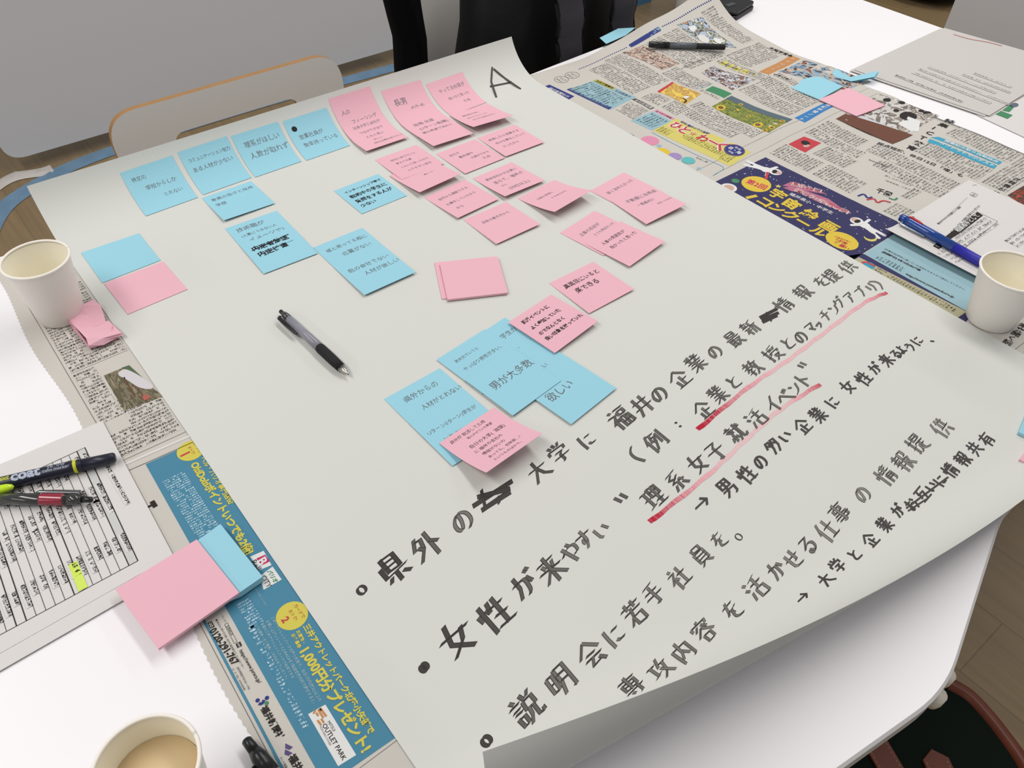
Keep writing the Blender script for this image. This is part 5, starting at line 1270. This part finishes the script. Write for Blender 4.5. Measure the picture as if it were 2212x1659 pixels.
# ------------------------------------------------------------ wallet on the far table
wq = [(1.3874,1.0626),(1.4503,1.0976),(1.4662,1.0357),(1.3682,1.0000)]
m = MB()
wp_ = [(1.405, 1.105), (1.375, 1.005), (1.475, 1.022), (1.52, 1.10)]
t = thing('wallet', (1.44, 1.05, TH), 'black leather wallet on the table behind the newspaper corner', 'wallet')
LEATH = mat('black_leather', '#121213', .45, .4, bump=(140, .25))
wq = [(1.357, 1.07), (1.392, 1.012), (1.472, 1.030), (1.45, 1.088)]
for nm, z0, z1, k in (('back_flap', .0002, .0095, 1.0), ('front_flap', .0105, .0185, .97)):
    m = MB(); c = Vector((1.418, 1.05))
    prism(m, rounded([tuple(c + (Vector(p) - c) * k) for p in wq], .007, 4), TH + z0, TH + z1, LEATH, bev=.002); m.build(nm, t)
m = MB(); box(m, (1.40, 1.040, TH + .0186), (1.425, 1.052, TH + .0192), mat('wallet_badge', '#55585a', .3, metal=.6)); m.build('badge', t)

# ------------------------------------------------------------ plywood chairs
CHW = mat('white_chair_laminate', '#e2ddd7', .4, .4)
PLY = mat('plywood_edge', '#a98156', .6, .3, noise=(60, .2))
def chair(loc, rot, label, top=.79, w=.40, hole=True, edge=None, face=None):
    edge = edge or PLY; face = face or CHW
    t = thing('plywood_chair', (loc[0], loc[1], 0), label, 'chair', 'chairs around the table')
    Rm = Matrix.Translation((loc[0], loc[1], 0)) @ Matrix.Rotation(rot, 4, 'Z')
    hb = .30; n = 16
    # back panel: a rounded board with a hand slot, gently bowed; local x across, y away from the table
    outer = rounded([(-w / 2 + .012, top - hb), (w / 2 - .012, top - hb), (w / 2, top), (-w / 2, top)], [.04, .04, .052, .052], n)
    cz = top - .097
    inner = rounded([(-.103, cz - .045), (.103, cz - .045), (.109, cz + .045), (-.109, cz + .045)], .022, n)
    th = .011
    def P(x, z, y): return Rm @ Vector((x, y + .12 * (z - (top - hb)), z))
    m = MB(); N_ = len(outer)
    k = 0
    if hole:
        f0 = [P(x, z, 0) for x, z in outer] + [P(x, z, 0) for x, z in inner]
        f1 = [P(x, z, th) for x, z in outer] + [P(x, z, th) for x, z in inner]
        for y_ in (0, th):
            g_ = [P(a_[0] * (1 - k_ / 5) + b_[0] * k_ / 5, a_[1] * (1 - k_ / 5) + b_[1] * k_ / 5, y_) for k_ in range(6) for a_, b_ in zip(outer, inner)]
            m.add(g_, [(k_ * N_ + i, k_ * N_ + (i + 1) % N_, (k_ + 1) * N_ + (i + 1) % N_, (k_ + 1) * N_ + i) for k_ in range(5) for i in range(N_)], face)
        m.add(f0 + f1, [(N_ + i, N_ + (i + 1) % N_, 3 * N_ + (i + 1) % N_, 3 * N_ + i) for i in range(N_)], edge)
    else:
        f0 = [P(x, z, 0) for x, z in outer]; f1 = [P(x, z, th) for x, z in outer]
        m.add(f0, [tuple(range(N_))], face); m.add(f1, [tuple(range(N_ - 1, -1, -1))], face)
        f0 = f0 + f0; f1 = f1 + f1
    m.add(f0[:N_] + f1[:N_], [(i, N_ + i, N_ + (i + 1) % N_, (i + 1) % N_) for i in range(N_)], edge)
    m.build('backrest', t)
    m = MB(); prism(m, rounded([(-.2, -.36), (.2, -.36), (.2, .02), (-.2, .02)], .05, 6), .435, .447, face, edge)
    m.v = [tuple(Rm @ Vector(p)) for p in m.v]; m.build('seat', t)
    for x in (-.17, .17):
        m = MB(); tube(m, [Rm @ Vector(p) for p in ((x, -.33, 0), (x * .95, -.30, .43))], .011, STEEL, 10); m.build('leg', t, True)
        m = MB(); tube(m, [Rm @ Vector(p) for p in ((x, .10, 0), (x * .95, .0, .43), (x * .9, .035, .60), (x * .9, .075, .74))], .011, STEEL, 10); m.build('leg', t, True)
    return t
chair((.432, 1.215), .0, 'white laminate chair with a wooden edge and a hand slot in its back')
chair((1.085, 1.35), .0, 'white laminate chair with a wooden edge behind the black backpack', top=.875, w=.42, hole=False)
GSH = mat('grey_chair_shell', '#b9b5b3', .5, .4)
chair((1.93, .60), -PI / 2, 'grey-white chair with a dark rim past the far pile of papers', top=.90, w=.50, hole=False, edge=mat('dark_grey_rim', '#4c4d50', .5), face=GSH)

# ------------------------------------------------------------ backpack on the seat of the second chair
NYL = mat('black_nylon', '#0d0d0f', .7, .3, bump=(60, .5))
GRYN = mat('charcoal_mesh_fabric', '#39373c', .85, .2, bump=(45, .9))
bx, by, bz = 1.065, 1.235, .449
t = thing('backpack', (bx, by, bz), 'black backpack with charcoal shoulder straps propped on a chair', 'backpack')
def blob(nm, c, sx, sy, sz, m_, p=3.2, n=28, k=18, taper=.12):
    m = MB(); vs = []
    sg = lambda v, q: math.copysign(abs(v) ** q, v)
    for j in range(k + 1):
        ph = -PI / 2 + PI * j / k
        for i in range(n):
            a = 2 * PI * i / n
            x = sg(math.cos(ph), 2 / p) * sg(math.cos(a), 2 / p); y = sg(math.cos(ph), 2 / p) * sg(math.sin(a), 2 / p); z = sg(math.sin(ph), 2 / p)
            s = 1 - taper * (z + 1) / 2
            w_ = .006 * math.sin(9 * z + 5 * x) + .004 * math.sin(17 * x + 6 * z)
            vs.append((c[0] + x * sx * s, c[1] + (y * sy + w_) * (1 - .25 * (z + 1) / 2), c[2] + z * sz))
    m.add(vs, [(j * n + i, j * n + (i + 1) % n, (j + 1) * n + (i + 1) % n, (j + 1) * n + i) for j in range(k) for i in range(n)], m_)
    return m.build(nm, t, True)
blob('main_compartment', (bx, by, bz + .245), .195, .085, .245, NYL)
blob('side_pocket', (bx - .195, by, bz + .13), .022, .07, .12, mat('grey_pocket_nylon', '#24262b', .7))
blob('side_pocket', (bx + .195, by, bz + .13), .022, .07, .12, mat('grey_pocket_nylon', '#24262b', .7))
for sx in (-.022, .114):
    m = MB(); rows = []
    for j in range(25):
        v_ = j / 24; z = bz + .46 - .42 * v_
        y = by - .105 - .018 * math.sin(PI * v_) + .03 * max(0, .12 - v_) / .12 + .003 * math.sin(v_ * 40)
        hw = .033 - .008 * v_
        rows.append([(bx + sx + hw * c_, y - .010 * (1 - c_ * c_) + yo, z) for c_, yo in ((-1, .004), (-.8, 0), (-.3, -.001), (.3, -.001), (.8, 0), (1, .004))])
    n = 6
    m.add([p for r in rows for p in r], [(j * n + i, j * n + i + 1, (j + 1) * n + i + 1, (j + 1) * n + i) for j in range(24) for i in range(5)], GRYN)
    st_ = m.build('shoulder_strap', t, True)
    for sgn in (0, 5):
        m = MB(); tube(m, [r[sgn] for r in rows], .004, NYL, 6); m.build('strap_binding', st_, True)
m = MB(); tube(m, [(bx - .05, by - .02, bz + .475), (bx - .04, by - .03, bz + .52), (bx + .04, by - .03, bz + .52), (bx + .05, by - .02, bz + .475)], .009, NYL, 8); m.build('grab_handle', t, True)

# black jacket hanging beside it
m = MB(); rows = []
JK = mat('black_wool', '#0b0b0d', .9, .1, bump=(80, .4))
rings = [(.46, .812, .029), (.60, .812, .031), (.695, .811, .031), (.751, .812, .029), (.793, .805, .030), (.827, .800, .031), (.90, .790, .036), (.98, .785, .038), (1.01, .788, .02)]
vs = []
for z, cx_, r in rings:
    for i in range(20):
        a = 2 * PI * i / 20
        vs.append((cx_ + r * math.cos(a), 1.31 + .036 * math.sin(a) + .004 * math.sin(5 * a + z * 9), z))
m.add(vs, [(j * 20 + i, j * 20 + (i + 1) % 20, (j + 1) * 20 + (i + 1) % 20, (j + 1) * 20 + i) for j in range(len(rings) - 1) for i in range(20)] + [tuple(range(19, -1, -1)), tuple(range((len(rings) - 1) * 20, len(rings) * 20))], JK)
tag(m.build('jacket', smooth=True, origin=(.81, 1.31, .46)), 'black jacket hanging over the edge of the chair that holds the backpack', 'jacket')

# ------------------------------------------------------------ partition screen and the things on the floor behind
PANEL = mat('grey_partition_panel', '#cdcfd4', .35, .4)
t = thing('partition_screen', (.9, 2.72, 0), 'large grey partition panel standing on the floor behind the chairs', 'partition')
pr = rounded([(.2, .055), (1.66, .055), (1.66, 1.6), (.2, 1.6)], .06, 8)
m = MB(); n = len(pr)
m.add([(x, 2.72, z) for x, z in pr] + [(x, 2.755, z) for x, z in pr], [tuple(range(n)), tuple(range(2 * n - 1, n - 1, -1))] + [(i, n + i, n + (i + 1) % n, (i + 1) % n) for i in range(n)], PANEL); m.build('panel', t)
for x in (.72, 1.2):
    m = MB(); prism(m, rounded([(x - .03, 2.745), (x + .03, 2.745), (x + .03, 3.1), (x - .03, 3.1)], .015, 4), 0, .03, STEEL); box(m, (x - .02, 2.757, .03), (x + .02, 2.785, .6), STEEL); m.build('foot', t)
BT = mat('blue_floor_tape', '#7fa3c2', .35, .4, noise=(14, .5))
def ribbon(pts, w, m_, z=.0012, rip=0):
    P = [Vector(p) for p in smooth(pts, 8)]; m = MB(); vs = []
    for i, p in enumerate(P):
        d = (P[min(i + 1, len(P) - 1)] - P[max(i - 1, 0)]).normalized(); s = Vector((-d[1], d[0]))
        for k in (-1, -.4, .3, 1):
            q = p + s * k * w / 2; vs.append((q[0], q[1], z + rip * (1 + math.sin(i * 1.9 + k * 3)) * (1 - k * k) + .0005))
    m.add(vs, [(4 * i + k, 4 * i + k + 1, 4 * i + k + 5, 4 * i + k + 4) for i in range(len(P) - 1) for k in range(3)], m_)
    return m
m = ribbon([(-.05, 2.20), (.03, 2.40), (.12, 2.555), (.24, 2.635), (.40, 2.69), (.7, 2.712), (1.1, 2.712), (1.5, 2.69), (1.9, 2.665)], .062, BT, rip=.002)
tag(m.build('floor_tape', smooth=True, origin=(.5, 2.6, 0)), 'light blue tape strip curving along the floor before the partition', 'tape')
m = MB(); rs = random.Random(3); vs = []
for j in range(9):
    for i in range(13):
        u_, v_ = i / 12, j / 8
        x = .14 + .17 * u_; y = 2.665 + .03 * u_ + .055 * v_ + .02 * math.sin(u_ * 5)
        vs.append((x, y, .002 + .014 * (rs.random()) * math.sin(PI * v_) * math.sin(PI * u_)))
m.add(vs, [(j * 13 + i, j * 13 + i + 1, (j + 1) * 13 + i + 1, (j + 1) * 13 + i) for j in range(8) for i in range(12)], mat('milky_plastic_film', '#cfc8c2', .4))
tag(m.build('plastic_film', smooth=True, origin=(.3, 2.7, .002)), 'crumpled milky plastic film on the floor at the partition corner', 'film')
m = MB(); rs = random.Random(4); vs = []
for j in range(9):
    for i in range(9):
        x = -.12 + .20 * i / 8; y = 2.52 + .22 * j / 8 + .03 * math.sin(i)
        vs.append((x, y, .003 + .03 * rs.random() * math.sin(PI * j / 8) * math.sin(PI * i / 8)))
m.add(vs, [(j * 9 + i, j * 9 + i + 1, (j + 1) * 9 + i + 1, (j + 1) * 9 + i) for j in range(8) for i in range(8)], mat('grey_cloth', '#a59c94', .8))
tag(m.build('cloth', smooth=True, origin=(-.02, 2.63, .003)), 'crumpled grey cloth on the floor by the blue tape', 'cloth')
# blue crate beyond the table
c = [(2.8088,2.6030),(2.8671,2.4665)]
t = thing('storage_crate', (2.75, 2.85, 0), 'blue storage crate on the floor beyond the backpack', 'crate')
BC_ = mat('blue_crate_plastic', '#4b7ba0', .5)
m = MB(); x0, x1, y0, y1 = c[0][0] - .12, c[1][0] + .02, c[0][1] - .03, c[0][1] + .4
for lo, hi in (((x0, y0, 0), (x1, y0 + .012, .32)), ((x0, y1 - .012, 0), (x1, y1, .32)), ((x0, y0 + .012, 0), (x0 + .012, y1 - .012, .32)), ((x1 - .012, y0 + .012, 0), (x1, y1 - .012, .32)), ((x0 + .012, y0 + .012, 0), (x1 - .012, y1 - .012, .012))): box(m, lo, hi, BC_)
m.build('body', t)
for ya, yb_ in ((y0 - .012, y0), (y1, y1 + .012)):
    m = MB(); box(m, (x0 - .012, ya, .30), (x1 + .012, yb_, .32), BC_); m.build('rim', t)
t = thing('waste_bin', (2.95, 2.33, 0), 'white round bin on the floor beside the blue crate', 'bin')
m = MB(); lathe(m, [(.115, 0), (.13, .44), (.126, .44), (.111, .01)], mat('white_bin_plastic', '#cfcac2', .5), Matrix.Translation((2.95, 2.33, 0)), 40, cap=False); lathe(m, [(.001, .008), (.114, .008)], mat('white_bin_plastic', '#cfcac2'), Matrix.Translation((2.95, 2.33, 0)), 40, cap=False); m.build('body', t, True)
m = MB(); tube(m, [(2.95 + .129 * math.cos(a * PI / 20), 2.33 + .129 * math.sin(a * PI / 20), .44) for a in range(41)], .006, mat('white_bin_plastic', '#cfcac2'), 8); m.build('lip', t, True)
# black bag on the floor past the far edge
t = thing('duffel_bag', (4.0, 1.95, 0), 'black duffel bag on the floor beyond the far table corner', 'bag')
bx, by = 4.0, 1.95
blob('body', (4.05, 1.98, .17), .26, .33, .17, NYL, 3.6)
m = MB(); tube(m, [(3.95, 1.80, .32), (3.92, 1.83, .40), (3.92, 2.1, .40), (3.95, 2.14, .32)], .012, NYL, 8); m.build('handle', t, True)

# ------------------------------------------------------------ dark green bag with brown leather trim below the near table corner
GRN = mat('dark_green_canvas', '#0f1a14', .85, .15, bump=(90, .4))
BRN = mat('brown_leather', '#7d3516', .4, .4, noise=(40, .5))
STI = mat('pale_stitching', '#a98a68', .7)
BZ = .22
rim = [(0.8520,-0.0008),(0.8585,-0.0273),(0.8536,-0.0582),(0.8440,-0.0892),(0.8318,-0.1200),(0.8153,-0.1488)]
base = Vector(rim[2])
t = thing('shoulder_bag', (base[0] - .08, base[1] - .06, 0), 'dark green bag with brown leather trim and straps on the floor below the table corner', 'bag')
front = [tuple(p) for p in rim]
P = smooth(front, 6)
inside = [(p[0] - .34, p[1] - .02) for p in P]
body = P[::-1] + [(P[0][0] - .34, P[0][1] + .05), (P[-1][0] - .30, P[-1][1] - .02)]
ar = sum(body[i][0] * body[(i + 1) % len(body)][1] - body[(i + 1) % len(body)][0] * body[i][1] for i in range(len(body)))
m = MB(); prism(m, body if ar > 0 else body[::-1], .0, BZ, GRN, bev=.006); m.build('body', t)
m = MB(); tube(m, [(p[0], p[1], BZ - .006) for p in P], .0125, BRN, 12); tr = m.build('leather_trim', t, True)
def strap(q, w, name):
    a_, b_ = Vector(q[0]), Vector(q[1]); d = (b_ - a_).normalized(); s = Vector((-d[1], d[0]))
    m = MB(); pl = [a_ - s * w / 2, b_ - s * w / 2, b_ + d * w * .35, b_ + s * w / 2, a_ + s * w / 2]
    prism(m, [tuple(p) for p in pl], BZ + .0005, BZ + .0045, BRN, bev=.001)
    for k in (-.38, .38):
        n = int((b_ - a_).length / .006)
        for i in range(n):
            p = a_ + s * w * k + d * (i * .006)
            quad(m, [p, p + d * .0035, p + d * .0035 + s * .0008, p + s * .0008], flat_map(BZ + .0047), STI, 0)
    return m.build(name, t)
strap([(0.6595,-0.0505),(0.6918,0.0249)], .036, 'strap')
strap([(0.7174,-0.0737),(0.7348,-0.0474)], .038, 'strap_tab')
